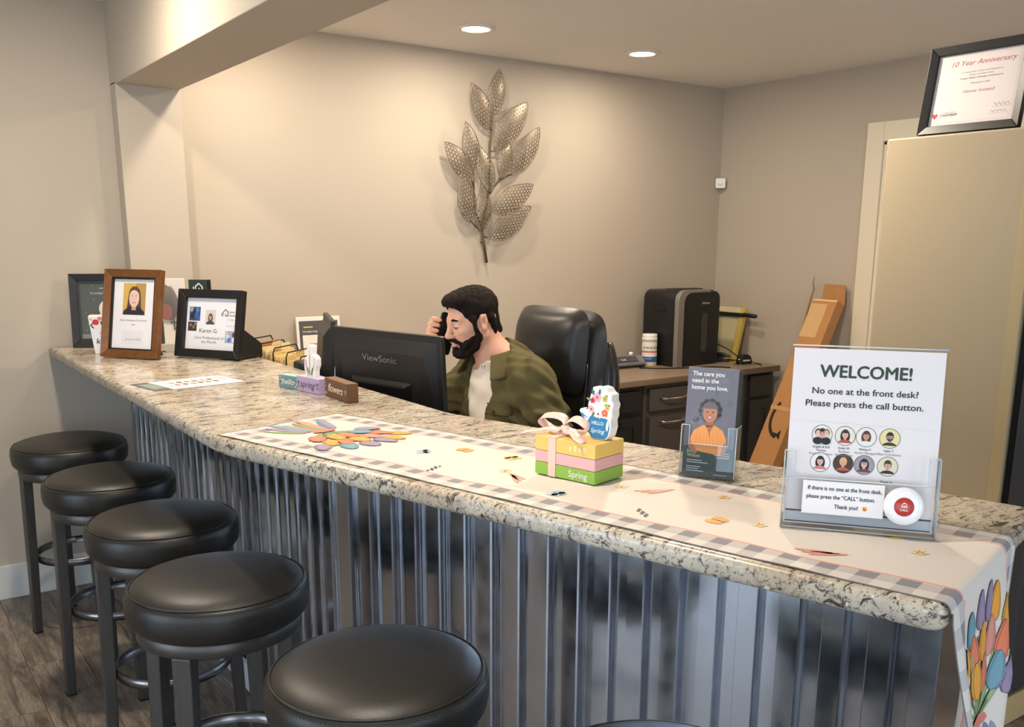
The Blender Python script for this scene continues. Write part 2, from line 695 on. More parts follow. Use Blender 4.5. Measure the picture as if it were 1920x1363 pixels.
# ================================================================ front counter
def granite_mat():
    m = mat('granite', (214, 198, 172), 0.27)
    nt = m.node_tree
    b = nt.nodes['Principled BSDF']
    b.inputs['Coat Weight'].default_value = 0.2
    tc = nt.nodes.new('ShaderNodeTexCoord')

    def noise(scale, detail, stretch=(1, 1, 1), dist=0.0, rot=0.0, rough=.6):
        mp = nt.nodes.new('ShaderNodeMapping')
        mp.inputs['Scale'].default_value = stretch
        mp.inputs['Rotation'].default_value = (0, 0, rot)
        nt.links.new(tc.outputs['Object'], mp.inputs[0])
        n = nt.nodes.new('ShaderNodeTexNoise')
        n.inputs['Scale'].default_value = scale
        n.inputs['Detail'].default_value = detail
        n.inputs['Distortion'].default_value = dist
        n.inputs['Roughness'].default_value = rough
        nt.links.new(mp.outputs[0], n.inputs[0])
        return n.outputs['Fac']

    def ramp(src, p0, c0, p1, c1):
        r = nt.nodes.new('ShaderNodeValToRGB')
        r.color_ramp.elements[0].position = p0
        r.color_ramp.elements[0].color = (*c0, 1)
        r.color_ramp.elements[1].position = p1
        r.color_ramp.elements[1].color = (*c1, 1)
        nt.links.new(src, r.inputs[0])
        return r.outputs[0]

    def mix(fac, a, b_):
        x = nt.nodes.new('ShaderNodeMix')
        x.data_type = 'RGBA'
        nt.links.new(fac, x.inputs[0])
        for i, s in ((6, a), (7, b_)):
            if isinstance(s, tuple):
                x.inputs[i].default_value = (*s, 1)
            else:
                nt.links.new(s, x.inputs[i])
        return x.outputs[2]
    W = (1, 1, 1)
    K = (0, 0, 0)
    base = ramp(noise(5, 5, dist=.6), .35, lin((184, 170, 148)), .65, lin((216, 206, 188)))
    warm = mix(ramp(noise(3.2, 4, dist=.4), .56, K, .72, (.55, .55, .55)), base, lin((172, 128, 86)))
    grey = mix(ramp(noise(16, 6, (1, 1, 1)), .54, K, .66, (.7, .7, .7)), warm, lin((166, 156, 146)))
    # short dark streaks drawn out across the slab
    st = ramp(noise(16, 10, (1.0, 2.8, 2.8), 1.2, .12, .78), .525, K, .585, W)
    fl = mix(st, grey, lin((66, 54, 48)))
    sp = ramp(noise(130, 5, rough=.75), .555, K, .62, (.85, .85, .85))
    sp2 = mix(sp, fl, lin((50, 42, 42)))
    col = mix(ramp(noise(70, 3), .66, K, .72, (.8, .8, .8)), sp2, lin((240, 234, 222)))
    nt.links.new(col, b.inputs['Base Color'])
    return m


GRAN = granite_mat()
UX, UY = 0.2725 / 1.0, -0.9622
U = Vector((UX, UY, 0)).normalized()
N = Vector((-U.y, U.x, 0))
F0 = Vector((-.03, -2.23, 0))           # bend of the front edge
CT = 1.07


def cpt(u, off, z=CT):
    """point on the far leg of the counter: u along it from the bend, off from its front edge"""
    p = F0 + U * u + N * off
    return Vector((p.x, p.y, z))


def rounded_outline(pts, radii, n=7):
    out = []
    k = len(pts)
    for i in range(k):
        p, a, b = Vector(pts[i]), Vector(pts[i - 1]), Vector(pts[(i + 1) % k])
        r = radii[i]
        if r <= 0:
            out.append(p)
            continue
        da, db = (a - p).normalized(), (b - p).normalized()
        ang = da.angle(db)
        t = r / math.tan(ang / 2)
        s, e = p + da * t, p + db * t
        for j in range(n + 1):
            w = j / n
            out.append((s * (1 - w) + p * w) * (1 - w) + (p * (1 - w) + e * w) * w)
    return out


def slab(outline, z0, z1, rnd=.012):
    """slab with eased edges; outline counter-clockwise 2-D"""
    n = len(outline)
    nor = []
    for i in range(n):
        a, p, b = outline[i - 1], outline[i], outline[(i + 1) % n]
        e1, e2 = (p - a).normalized(), (b - p).normalized()
        n1, n2 = Vector((e1.y, -e1.x)), Vector((e2.y, -e2.x))
        m_ = (n1 + n2).normalized()
        nor.append(m_ / max(.4, m_.dot(n1)))
    rings = []
    for k in range(7):
        a = math.pi / 2 * k / 6
        rings.append((rnd * (1 - math.sin(a)), z1 - rnd * (1 - math.cos(a))))
    rings = [(rnd * (1 - math.sin(math.pi / 2 * k / 5)), z1 - rnd + rnd * math.cos(math.pi / 2 * k / 5)) for k in range(6)]
    rings += [(rnd * (1 - math.cos(math.pi / 2 * k / 5)), z0 + rnd - rnd * math.sin(math.pi / 2 * k / 5)) for k in range(6)]
    mb = MB()
    vs = [(outline[i].x - nor[i].x * ins, outline[i].y - nor[i].y * ins, z) for ins, z in rings for i in range(n)]
    m = len(rings)
    side = [(r * n + i, (r + 1) * n + i, (r + 1) * n + (i + 1) % n, r * n + (i + 1) % n) for r in range(m - 1) for i in range(n)]
    mb.add(vs, side, True)
    mb.f.append(tuple(range(n)))
    mb.mi.append(0)
    mb.sm.append(False)
    mb.f.append(tuple((m - 1) * n + i for i in range(n))[::-1])
    mb.mi.append(0)
    mb.sm.append(False)
    return mb


EF = cpt(1.615, 0)
EB = cpt(1.615, .60)
out2 = rounded_outline([Vector((-.03, -.002)), Vector((-.03, -2.23)), EF.xy, EB.xy, Vector((.60, -2.25)), Vector((.60, -.002))], [0, .55, .03, .045, .3, 0], 8)
ctop = slab(out2, CT - .04, CT, .013).build('countertop', GRAN)
tag(ctop, 'long bent granite countertop with speckled cream and brown veining', 'countertop')

# base: stud wall clad in corrugated metal with a white baseboard
base = thing('counter_base', 'counter base clad in corrugated galvanized metal below the granite', 'counter', (0.4, -1.9, 0))
bo = Vector((0.4, -1.9, 0))
GALV = mat('galvanized_steel', (206, 213, 224), .2, 1.0)
_nt = GALV.node_tree
_b = _nt.nodes['Principled BSDF']
_tc = _nt.nodes.new('ShaderNodeTexCoord')
_v = _nt.nodes.new('ShaderNodeTexNoise')
_v.inputs['Scale'].default_value = 18
_v.inputs['Detail'].default_value = 5
_nt.links.new(_tc.outputs['Object'], _v.inputs['Vector'])
_mr = _nt.nodes.new('ShaderNodeMapRange')
_mr.inputs[1].default_value = .3
_mr.inputs[2].default_value = .7
_mr.inputs[3].default_value = .13
_mr.inputs[4].default_value = .22
_nt.links.new(_v.outputs['Fac'], _mr.inputs[0])
_nt.links.new(_mr.outputs[0], _b.inputs['Roughness'])
MX = 0.298                                       # metal mean plane on the near leg


def rp(u, off):
    p = F0 + U * u + N * off
    return Vector((p.x, p.y))


moff = MX + .03
# miter point of the two metal planes
k_ = (MX - (F0.x + N.x * moff)) / U.x
bend = rp(k_, moff)
core = [Vector((MX + .012, -.094)), Vector((MX + .012, bend.y)), rp(1.515, moff + .012), rp(1.515, moff + .16), Vector((MX + .17, bend.y + .03)), Vector((MX + .17, -.094))]
cm = MB().prism([(p.x - bo.x, p.y - bo.y) for p in core], 0.0, CT - .041)
cm.build('stud_wall', mat('dark_wood_core', (70, 66, 62), .7), base)
# corrugated sheets, each about 0.66 m wide
path = [Vector((MX, -.004)), bend, rp(1.515, moff)]
L1 = (path[1] - path[0]).length
L2 = (path[2] - path[1]).length
PITCH_M, DEP = 0.081, 0.019


def on_path(s):
    if s <= L1:
        d = (path[1] - path[0]).normalized()
        p = path[0] + d * s
        n = Vector((-1, 0))
        n2 = Vector((-N.x, -N.y))
        w = max(0.0, (s - L1 + .03) / .06)
        return p, (n * (1 - w) + n2 * w).normalized()
    d = (path[2] - path[1]).normalized()
    n = Vector((-1, 0))
    n2 = Vector((-N.x, -N.y))
    w = min(1.0, .5 + (s - L1) / .06)
    return path[1] + d * (s - L1), (n * (1 - w) + n2 * w).normalized()


def prof(s):
    t = (s % PITCH_M) / PITCH_M
    for a, b, h0, h1 in ((0, .46, 1, 1), (.46, .56, 1, 0), (.56, .90, 0, 0), (.90, 1.0, 0, 1)):
        if a <= t <= b:
            w = (t - a) / (b - a)
            w = w * w * (3 - 2 * w)
            return h0 + (h1 - h0) * w
    return 1


def sheet(s0, s1, lift):
    mb = MB()
    vs = []
    steps = []
    s = s0
    brk = (0, .46, .49, .53, .56, .90, .93, .97)
    k = math.floor(s0 / PITCH_M)
    while True:
        for t in brk:
            q = (k + t) * PITCH_M
            if s0 <= q <= s1:
                steps.append(q)
        k += 1
        if k * PITCH_M > s1:
            break
    steps = [s0] + steps + [s1]
    for q in steps:
        p, n = on_path(q)
        p = p + n * (prof(q) * DEP + lift)
        for z in (.095, CT - .041):
            vs.append((p.x - bo.x, p.y - bo.y, z))
    fs = [(2 * i, 2 * i + 2, 2 * i + 3, 2 * i + 1) for i in range(len(steps) - 1)]
    mb.add(vs, fs, False)
    o = mb.build('metal_sheet', GALV, base)
    return o


tot = L1 + L2
ns = 6
for i in range(ns):
    sheet(max(0, tot * i / ns - (.03 if i else 0)), tot * (i + 1) / ns, .0008 * (i % 2))
# folded corner trim at the free end and end panel
ca = MB()
e0, e1 = rp(1.513, moff - .022), rp(1.553, moff - .022)
pts = [rp(1.500, moff - .021), rp(1.545, moff - .021), rp(1.545, moff + .165), rp(1.540, moff + .165), rp(1.540, moff - .016), rp(1.500, moff - .016)]
ca.prism([(p.x - bo.x, p.y - bo.y) for p in pts], .0, CT - .041)
ca.build('corner_trim', GALV, base, bevel=.002)
# baseboard
bp_ = MB()
q = [Vector((MX - .034, -.016)), rp(k_ * 1.0 + .004, moff - .034), rp(1.545, moff - .034), rp(1.545, moff - .018), rp(k_, moff - .018), Vector((MX - .018, -.016))]
q[1] = Vector((MX - .034, bend.y - .004))
q[4] = Vector((MX - .018, bend.y))
bp_.prism([(p.x - bo.x, p.y - bo.y) for p in q], 0, .098)
bp_.build('baseboard', mat('white_board_paint', (222, 226, 232), .4), base, bevel=.003)
# screws on the sheet flats
for s_, z_ in ((.45, .92), (1.1, .92), (1.75, .92), (2.03, .90), (2.75, .92), (3.4, .92), (.8, .5), (1.6, .5), (2.6, .5), (3.2, .5)):
    sc = math.floor(s_ / PITCH_M) * PITCH_M + .2 * PITCH_M
    p, n = on_path(sc)
    p = p + n * (DEP + .002)
    T = Matrix.Translation((p.x - bo.x, p.y - bo.y, z_)) @ Vector((0, 0, 1)).rotation_difference(Vector((n.x, n.y, 0))).to_matrix().to_4x4()
    MB().lathe([(.0058, -.001), (.0058, .001), (.004, .003), (0, .0032)], 8, T=T).build('screw', mat('screw_metal', (60, 62, 66), .35, 1), base)

# ================================================================ bar stools
LEATH = mat('black_leather', (36, 33, 29), .4, bump=(420, .18), spec=.55)
LEGM = mat('charcoal_brushed_steel', (92, 89, 86), .42, .75, vary=(14, .22, (6, 6, .6)))
RINGM = mat('satin_steel', (138, 138, 140), .3, 1)
STITCH = mat('black_thread', (62, 57, 52), .7)


def make_stool():
    t = thing('bar_stool', 'x', 'stool', group='bar stools along the counter')
    R_ = .208
    pr = [(0, .764), (.06, .7635), (.12, .761), (.16, .756), (.184, .749), (.195, .7415), (.199, .7385), (.2025, .737), (.2075, .728), (.210, .715), (.2095, .69), (.206, .672), (.198, .662), (.185, .658), (0, .656)]
    cu = MB().lathe(pr, 56).build('seat_cushion', LEATH, t)
    ring = [(.1985 * math.cos(a), .1985 * math.sin(a), .7405) for a in [2 * math.pi * i / 56 for i in range(56)]]
    MB().tube(ring, .0026, 6, closed=True).build('piping', LEATH, cu)
    st = MB()
    for i in range(150):
        a = 2 * math.pi * i / 150
        st.box((0, 0, 0), (.0016, .0048, .0012), T=Matrix.Rotation(a, 4, 'Z') @ Matrix.Translation((.2052, 0, .7338)) @ Matrix.Rotation(math.radians(55), 4, 'Y'))
    o = st.build('stitching', STITCH, cu)
    o['kind'] = 'stuff'
    MB().lathe([(.150, .622), (.186, .622), (.189, .626), (.189, .654), (.185, .658), (.150, .658), (.150, .622)], 56).build('seat_ring', LEGM, t)
    MB().lathe([(.0, .640), (.10, .640), (.10, .657), (0, .657)], 32).build('swivel_plate', mat('black_steel', (28, 28, 30), .45, .6), t)
    for k in range(4):
        a = math.pi / 2 * k
        mb = MB()
        vs = []
        for z, r, w, d in ((.624, .170, .046, .036), (.30, .179, .042, .033), (0.004, .188, .034, .028)):
            for sx, sy in ((-1, -1), (1, -1), (1, 1), (-1, 1)):
                vs.append((r + sx * d / 2, sy * w / 2, z))
        fs = [(0, 1, 2, 3), (11, 10, 9, 8)]
        for l in (0, 4):
            for i in range(4):
                j = (i + 1) % 4
                fs.append((l + i, l + 4 + i, l + 4 + j, l + j))
        mb.add(vs, fs, T=Matrix.Rotation(a, 4, 'Z'))
        mb.build('leg', LEGM, t, bevel=.003)
        MB().box((.188, 0, .002), (.03, .036, .004), T=Matrix.Rotation(a, 4, 'Z')).build('foot_pad', mat('black_rubber', (20, 20, 20), .8), t)
    MB().lathe([(.154, .285), (.161, .285), (.161, .313), (.154, .313), (.154, .285)], 64).build('foot_ring', RINGM, t)
    for k in range(4):
        MB().cyl((.158, 0, .299), (.186, 0, .299), .006, seg=10, T=Matrix.Rotation(math.pi / 2 * k, 4, 'Z')).build('bolt', mat('black_steel', (28, 28, 30), .45, .6), t)
    return t


stool = make_stool()
spots = [(-.057, -.44, 8, 'black leather bar stool standing closest to the back wall'),
         (-.05, -1.09, 3, 'second black leather bar stool from the back wall'),
         (-.035, -1.69, -4, 'third black leather bar stool from the back wall'),
         (-.062, -2.27, 45, 'fourth black leather bar stool from the back wall, legs set diagonally'),
         (.035, -2.905, 30, 'fifth black leather bar stool from the back wall, beside the counter bend'),
         (.195, -3.50, 20, 'sixth black leather bar stool from the back wall, under the straight end')]
for i, (x, y, a, lb) in enumerate(spots):
    o = stool if i == 0 else copy_tree(stool)
    o.location = (x, y, 0)
    o.rotation_euler = (0, 0, math.radians(a))
    o['label'] = lb

# ================================================================ desk run along the back wall
DT = .78
LAM = mat('grey_oak_laminate', (142, 122, 104), .42, vary=(5, .22, (1.2, 9, 9)))
CABM = mat('charcoal_cabinet_paint', (78, 74, 72), .45)
CABD = mat('black_cabinet_paint', (26, 25, 26), .5)
CHROME = mat('polished_chrome', (205, 205, 208), .14, 1)
BLK = mat('black_plastic', (22, 22, 24), .38)
BLKM = mat('matte_black', (17, 16, 17), .6)
SILV = mat('silver_plastic', (150, 146, 142), .35, .5)

wt = MB()
pl = [Vector((.585, -.003)), Vector((.585, -.003))]
outl = [Vector((.585, -.006)), Vector((.585, -.63)), Vector((3.945, -.63)), Vector((3.945, -.006))]
tag(slab(outl, DT - .036, DT, .004).build('desk_worktop', LAM), 'long grey-brown laminate worktop running along the back wall', 'desk')
wt2 = slab([Vector((.52, -.64)), Vector((.52, -2.08)), Vector((.98, -2.04)), Vector((.98, -.64))], DT - .036, DT, .004)
ret = thing('desk_return', 'laminate desk return behind the granite counter holding the monitors', 'desk', (.74, -1.4, 0))
for v_i, v in enumerate(wt2.v):
    wt2.v[v_i] = (v[0] - .74, v[1] + 1.4, v[2])
wt2.build('top', LAM, ret)
MB().b2((-.212, -.62, .0), (-.187, .74, DT - .037)).build('back_panel', CABM, ret)
MB().b2((-.185, -.62, .0), (.2, -.59, DT - .037)).build('side_panel', CABM, ret)


def cabinet(x0, x1, label, body_m, drawers, doors, handle_m=CHROME):
    xc = (x0 + x1) / 2
    t = thing('base_cabinet', label, 'cabinet', (xc, -.31, 0), group='cabinets under the back worktop')
    w = (x1 - x0) / 2
    MB().b2((-w, -.27, .09), (w, .27, DT - .037)).build('body', body_m, t)
    MB().b2((-w, -.21, 0), (w, .2, .089)).build('toe_kick', CABD, t)
    for i, (z0, z1) in enumerate(drawers):
        d = MB().b2((-w + .03, -.291, z0), (w - .03, -.271, z1)).build('drawer_front', body_m, t, bevel=.003)
        if handle_m is not None:
            pull(d, 0, z1 - (z1 - z0) * .45, handle_m)
    for i, (z0, z1) in enumerate(doors):
        d = MB().b2((-w + .03, -.291, z0), (w - .03, -.271, z1)).build('cabinet_door', body_m, t, bevel=.003)
        fr = MB()
        for lo, hi in (((-w + .03, z0), (-w + .085, z1)), ((w - .085, z0), (w - .03, z1)), ((-w + .085, z0), (w - .085, z0 + .055)), ((-w + .085, z1 - .055), (w - .085, z1))):
            fr.b2((lo[0], -.297, lo[1]), (hi[0], -.2915, hi[1]))
        fr.build('door_rail', body_m, d, bevel=.0015)
        if handle_m is not None:
            pull(d, 0, z1 - .032, handle_m)
    return t


def pull(parent, x, z, m):
    y0 = -.292
    L = .088
    pts = [(x - L, y0, z), (x - L, y0 - .02, z)]
    pts = [(x - L * math.cos(a), y0 - .012 - .022 * math.sin(a), z) for a in [math.pi * i / 12 for i in range(13)]]
    h = MB().tube([(x - L, y0, z)] + pts + [(x + L, y0, z)], .0062, 8)
    for s in (-1, 1):
        h.lathe([(0, .0), (.013, 0), (.013, -.006), (.009, -.016), (.0085, -.022)], 14, T=Matrix.Translation((x + s * L, y0 + .001, z)) @ Matrix.Rotation(math.radians(-90), 4, 'X'))
    h.build('handle', m, parent)


cb = cabinet(2.30, 2.846, 'black cabinet with a dark drawer pull under the worktop', CABD, [(.60, .715)], [(.13, .57)], mat('dark_nickel', (70, 70, 74), .3, 1))
cc = cabinet(2.852, 3.27, 'charcoal cabinet with two chrome pulls under the worktop', CABM, [(.588, .715)], [(.13, .556)])
cd_ = cabinet(3.276, 3.68, 'charcoal cabinet under the shredder side of the worktop', CABM, [(.588, .715)], [(.13, .556)])
ce = cabinet(3.686, 3.94, 'narrow dark cabinet at the right end of the worktop', mat('dark_cabinet_paint', (52, 49, 48), .45), [(.595, .725)], [(.13, .575)], None)
cg = cabinet(.80, 1.25, 'charcoal cabinet under the worktop beside the counter', CABM, [(.588, .715)], [(.13, .556)])

# ---------------------------------------------------------------- shredder
sh = thing('paper_shredder', 'tall black paper shredder with silver side trim on the worktop', 'shredder', (3.487, -.215, DT))
sh.rotation_euler = (0, 0, math.radians(3))
SW, SD, SH = .19, .145, .455        # half width, half depth, height


def arch(w, h, r, x=0):
    return [(x - w, 0), (x + w, 0)] + arc(x + w - r, h - r, r, 0, 90, 8) + arc(x - w + r, h - r, r, 90, 180, 8)


XZ = Matrix(((1, 0, 0, 0), (0, 0, 1, 0), (0, 1, 0, 0), (0, 0, 0, 1)))   # prism poly (x,z), depth along y
YZ = Matrix(((0, 0, 1, 0), (1, 0, 0, 0), (0, 1, 0, 0), (0, 0, 0, 1)))   # prism poly (y,z), depth along x
body = MB().prism(arch(SW - .002, SH, .055), -SD + .03, SD, T=XZ, smooth=True).build('body', BLK, sh, bevel=.006)
front = MB().prism(arch(SW - .03, SH - .008, .05, .026), -SD, -SD + .035, T=XZ, smooth=True).build('front_panel', BLK, sh, bevel=.006)
tr_ = [(-SW - .003, 0), (-SW + .048, 0)] + [(-SW + .048, SH - .09)] + arc(-SW + .11, SH - .075, .062, 180, 90, 6) + [(SW - .1, SH - .012), (SW - .1, SH + .004)] + arc(-SW + .062, SH - .061, .065, 90, 180, 8)
MB().prism(tr_, -SD - .004, -SD + .028, T=XZ).build('silver_trim', SILV, sh, bevel=.002)
MB().prism(rrect(.05, .235, .008, 3, .045, .20), -SD - .003, -SD + .001, T=XZ).build('bin_window', mat('smoked_window', (58, 56, 54), .12, vary=(28, .5)), sh)
MB().b2((-.13, -.05, SH - .002), (.13, .02, SH + .006)).build('paper_slot_lid', mat('dark_grey_plastic', (54, 52, 50), .4), sh, bevel=.003)
MB().b2((-.11, -.022, SH + .0055), (.11, -.014, SH + .0075)).build('paper_slot', BLKM, sh)
MB().b2((-.15, -SD - .0008, .352), (.185, -SD + .001, .355)).build('seam', BLKM, sh)
MB().b2((-SW - .004, -.04, .33), (-SW + .001, .05, .36)).build('hand_grip', BLKM, sh, bevel=.003)
Print(lambda u, v, h: (u, -SD - h, v)).text('Fellowes', .055, .372, .0135, (214, 212, 206), .012).build('lettering', sh)

# ---------------------------------------------------------------- wipes canister
ca_ = thing('wipes_canister', 'white round wipes canister with blue label by the shredder', 'canister', (3.24, -.20, DT))
MB().lathe([(0, 0), (.043, 0), (.046, .004), (.046, .150), (.044, .154), (0, .154)], 36).build('body', mat('canister_cream', (238, 226, 196), .4), ca_)
lid = MB().lathe([(.0, .150), (.0475, .150), (.0475, .171), (.045, .174), (.0455, .176), (.0455, .190), (.043, .193), (0, .193)], 36).build('lid', mat('white_plastic', (240, 238, 232), .35), ca_)


def cylmap(r):
    return lambda u, v, h: ((r + h) * math.sin(u / r - .55), -(r + h) * math.cos(u / r - .55), v)


pc = Print(cylmap(.046), .0006)
for k in range(24):
    u0 = -.13 + .26 * k / 24
    u1 = -.13 + .26 * (k + 1) / 24
    pc.rect(u0, .024, u1, .136, (236, 234, 230), 0)
    pc.rect(u0, .026, u1, .058, (44, 82, 150), 1)
    pc.rect(u0, .082, u1, .094, (224, 150, 128), 1)
for k in range(5):
    pc.rect(-.05 + k * .022, .106, -.036 + k * .022, .118, (60, 60, 64), 2)
[pc.rect(-.05 + .013 * k, .085, -.041 + .013 * k, .092, (206, 84, 66), 3) for k in range(6)]
[pc.rect(-.045 + .011 * k, .045, -.037 + .011 * k, .0485, (220, 228, 240), 3) for k in range(5)]
pc.rect(.028, .032, .05, .05, (232, 236, 240), 3)
pc.build('printed_label', ca_)

# ---------------------------------------------------------------- laminator
la = thing('laminator', 'flat grey laminating machine on the worktop behind the chair', 'laminator', (2.98, -.17, DT))
la.rotation_euler = (0, 0, math.radians(-2))
lp = [(-.062, 0), (.062, 0), (.062, .05), (.035, .068), (-.02, .066), (-.062, .03)]
MB().prism(lp, -.205, .205, T=YZ).build('body', mat('laminator_grey', (120, 120, 122), .4), la, bevel=.006)
MB().prism([(-.056, .037), (-.025, .064), (-.022, .067), (-.059, .040)], -.15, .15, T=YZ).build('feed_tray', mat('laminator_dark', (74, 74, 78), .4), la)
MB().b2((-.19, -.066, .006), (.19, -.0625, .016)).build('slot', BLKM, la)
MB().lathe([(0, .02), (.012, .018), (.014, 0)], 16, T=Matrix.Translation((.15, .02, .066))).build('switch_knob', mat('white_plastic', (240, 238, 232), .35), la)
Print(lambda u, v, h: (u, -.0625 + (v - .03) * .86 - h * .5 - .0005, v + h + .001)).text('Scotch', -.02 + .06, .046, .009, (226, 226, 226), .02).build('lettering', la)

# ---------------------------------------------------------------- paper trimmer stood against the wall
pt = thing('paper_trimmer', 'cream gridded paper trimmer with black blade arm leaning on the wall', 'paper cutter')
zx = Vector((0, -1, 0))
zy = Vector((.27, 0, 1)).normalized()
frame_empty(pt, zx, zy, zx.cross(zy), (3.865, -.035, DT + .004))
TRB = mat('cream_board', (216, 204, 160), .55)
MB().prism(rrect(.30, .335, .012, 4, .145, .168), -.012, .012).build('board', TRB, pt, bevel=.003)
gl = Print(lambda u, v, h: (u, v, .012 + h))
for i in range(12):
    gl.rect(.07, .05 + i * .02, .26, .0508 + i * .02, (188, 176, 128), 0)
for i in range(10):
    gl.rect(.07 + i * .021, .05, .0708 + i * .021, .29, (188, 176, 128), 0)
gl.build('printed_grid', pt)
MB().b2((.262, .0, -.013), (.296, .336, .02)).build('ruler_rail', mat('ruler_yellow', (206, 178, 92), .5), pt, bevel=.002)
MB().b2((-.01, .275, .016), (.30, .298, .034)).build('blade_arm', BLK, pt, bevel=.004)
MB().tube([(.285, .2865, .03), (.31, .288, .034), (.41, .284, .036), (.417, .2838, .036)], [.009, .0135, .0125, .008], 12).build('handle', BLK, pt)
MB().tube([(.028, .01, .016), (.082, .29, .018)], .006, 8).build('guard_rod', BLK, pt)

# ---------------------------------------------------------------- stapler, hole punch, cord
hp = thing('hole_punch', 'black two-hole punch with chrome base on the worktop', 'hole punch', (3.765, -.495, DT), math.radians(-8))
MB().prism(rrect(.125, .075, .012, 4), 0, .008).build('base', CHROME, hp, bevel=.002)
MB().prism([(-.05, .008), (.05, .008), (.046, .03), (.036, .052), (.018, .064), (-.018, .064), (-.036, .052), (-.046, .03)], -.02, .024, T=XZ).build('lever', BLK, hp, bevel=.005)
MB().b2((-.027, -.0225, .024), (.027, -.019, .033)).build('size_window', mat('pale_label', (206, 196, 170), .5), hp)
for s in (-1, 1):
    MB().cyl((s * .04, 0, .006), (s * .04, 0, .04), .007, seg=12).build('punch_pin', CHROME, hp)
st_ = thing('stapler', 'black and chrome stapler lying beside the shredder', 'stapler', (3.755, -.27, DT), math.radians(-60))
MB().prism(rrect(.17, .042, .014, 4), 0, .011).build('base', BLK, st_, bevel=.003)
MB().b2((-.075, -.014, .018), (.078, .014, .028)).build('magazine', CHROME, st_, bevel=.002)
MB().prism([(-.08, .03), (.082, .03), (.084, .04), (.04, .056), (-.05, .058), (-.08, .046)], -.018, .018, T=XZ).build('top_arm', BLK, st_, bevel=.005)
MB().cyl((-.07, -.014, .02), (-.07, .014, .02), .012, seg=14).build('hinge', BLK, st_)
cp = [(3.685, -.21, DT + .165), (3.70, -.235, DT + .15), (3.74, -.29, DT + .11), (3.78, -.345, DT + .08), (3.825, -.40, DT + .03), (3.85, -.43, DT + .004), (3.855, -.47, DT + .004), (3.85, -.55, DT + .004), (3.80, -.60, DT + .004)]
tag(MB().tube(cp, .0035, 8).build('power_cord', BLKM), 'thin black cord hanging from the shredder to the hole punch', 'cord')
cp = [(3.16, -.23, DT + .004), (3.10, -.27, DT + .004), (3.17, -.345, DT + .004), (3.26, -.395, DT + .004), (3.36, -.43, DT + .004), (3.46, -.45, DT + .004), (3.55, -.51, DT + .004), (3.57, -.56, DT + .004)]
tag(MB().tube(cp, .0035, 8).build('power_cord', BLKM), 'black cord lying across the worktop below the canister', 'cord')

# ---------------------------------------------------------------- cardboard boxes leaning in the corner
CARD = mat('cardboard', (182, 130, 78), .75, vary=(18, .12), bump=(120, .08))
CARDL = mat('cardboard_label', (206, 164, 112), .6)
GREYC = mat('grey_cardboard', (98, 84, 72), .7)


def lean_box(name, label, base, top, w, wdir, th, m, group):
    """long flat box whose centre line goes from base to top; wdir = width direction"""
    b_, t_ = Vector(base), Vector(top)
    Zv = (t_ - b_).normalized()
    Xv = Vector(wdir)
    Xv = (Xv - Zv * Xv.dot(Zv)).normalized()
    Yv = Zv.cross(Xv)
    t = frame_empty(thing(name, label, 'box', group=group), Xv, Yv, Zv, base)
    L = (t_ - b_).length
    MB().b2((-w / 2, -th / 2, 0), (w / 2, th / 2, L)).build('carton', m, t, bevel=.003)
    return t, L


bx, L = lean_box('cardboard_box', 'long brown cardboard box with open flap leaning by the door trim', (3.335, -.955, .03), (3.925, -.965, 1.185), .165, (0, -1, 0), .075, CARD, None)
MB().add([(-.082, .037, L), (.082, .037, L), (.075, -.012, L + .105), (-.068, -.012, L + .105)], [(0, 1, 2, 3)]).build('flap', CARD, bx, solid=.004)
MB().b2((-.083, -.039, L - .24), (.03, -.0378, L - .03)).build('shipping_label', CARDL, bx)
MB().b2((-.083, -.0385, L - .012), (.083, -.0376, L - .001)).build('tape_strip', mat('tape', (222, 186, 134), .35), bx)
MB().b2((-.083, -.0388, .60), (.083, -.0378, .625)).build('tape_strip', mat('tape_brown', (196, 148, 92), .4), bx)
ps = Print(lambda u, v, h: (u, -.0375 - h, v))
cx, cz = .035, .56
arcpts = [(cx + .085 * math.cos(math.radians(a)), cz + .12 * math.sin(math.radians(a))) for a in range(135, 266, 10)]
ps.line(arcpts, .020, (24, 20, 18))
e_ = arcpts[-1]
ps.poly([(e_[0] - .035, e_[1] + .028), (e_[0] + .03, e_[1] - .012), (e_[0] + .02, e_[1] + .05), (e_[0] + .002, e_[1] + .022)], (24, 20, 18))
ps.build('printed_arrow', bx)
tw = MB().tube([(3.80, -.835, .80), (3.90, -.845, 1.16), (3.925, -.852, 1.26), (3.915, -.85, 1.29), (3.93, -.848, 1.325)], [.007, .006, .005, .004, .002], 7)
tag(tw.build('bare_twig', mat('twig', (150, 118, 84), .8)), 'thin bare twig sticking up behind the open cardboard box', 'twig')

# ---------------------------------------------------------------- tall cabinet on the right with a certificate on top
TX, TZ = 2.15, 1.858
tc_ = thing('tall_cabinet', 'tall tan cabinet with dark grey front standing beside the door', 'cabinet', (2.5, -2.72, 0))
TAN = mat('tan_enamel', (178, 160, 130), .5)
MB().b2((-.35, -.243, .10), (.35, .262, TZ)).build('body', TAN, tc_, bevel=.006)
MB().b2((-.352, -.2432, .1), (-.346, -.205, TZ - .01)).build('edge_strip', mat('tan_edge', (186, 164, 122), .45), tc_, bevel=.002)
MB().b2((-.33, -.268, .125), (.33, -.244, TZ - .02)).build('gasket', BLKM, tc_)
MB().b2((-.345, -.345, .118), (.345, -.268, TZ - .006)).build('door', mat('dark_grey_enamel', (62, 63, 68), .4), tc_, bevel=.008)
MB().b2((-.35, -.335, 0), (.35, .262, .099)).build('plinth', mat('beige_plinth', (206, 178, 128), .5), tc_, bevel=.004)
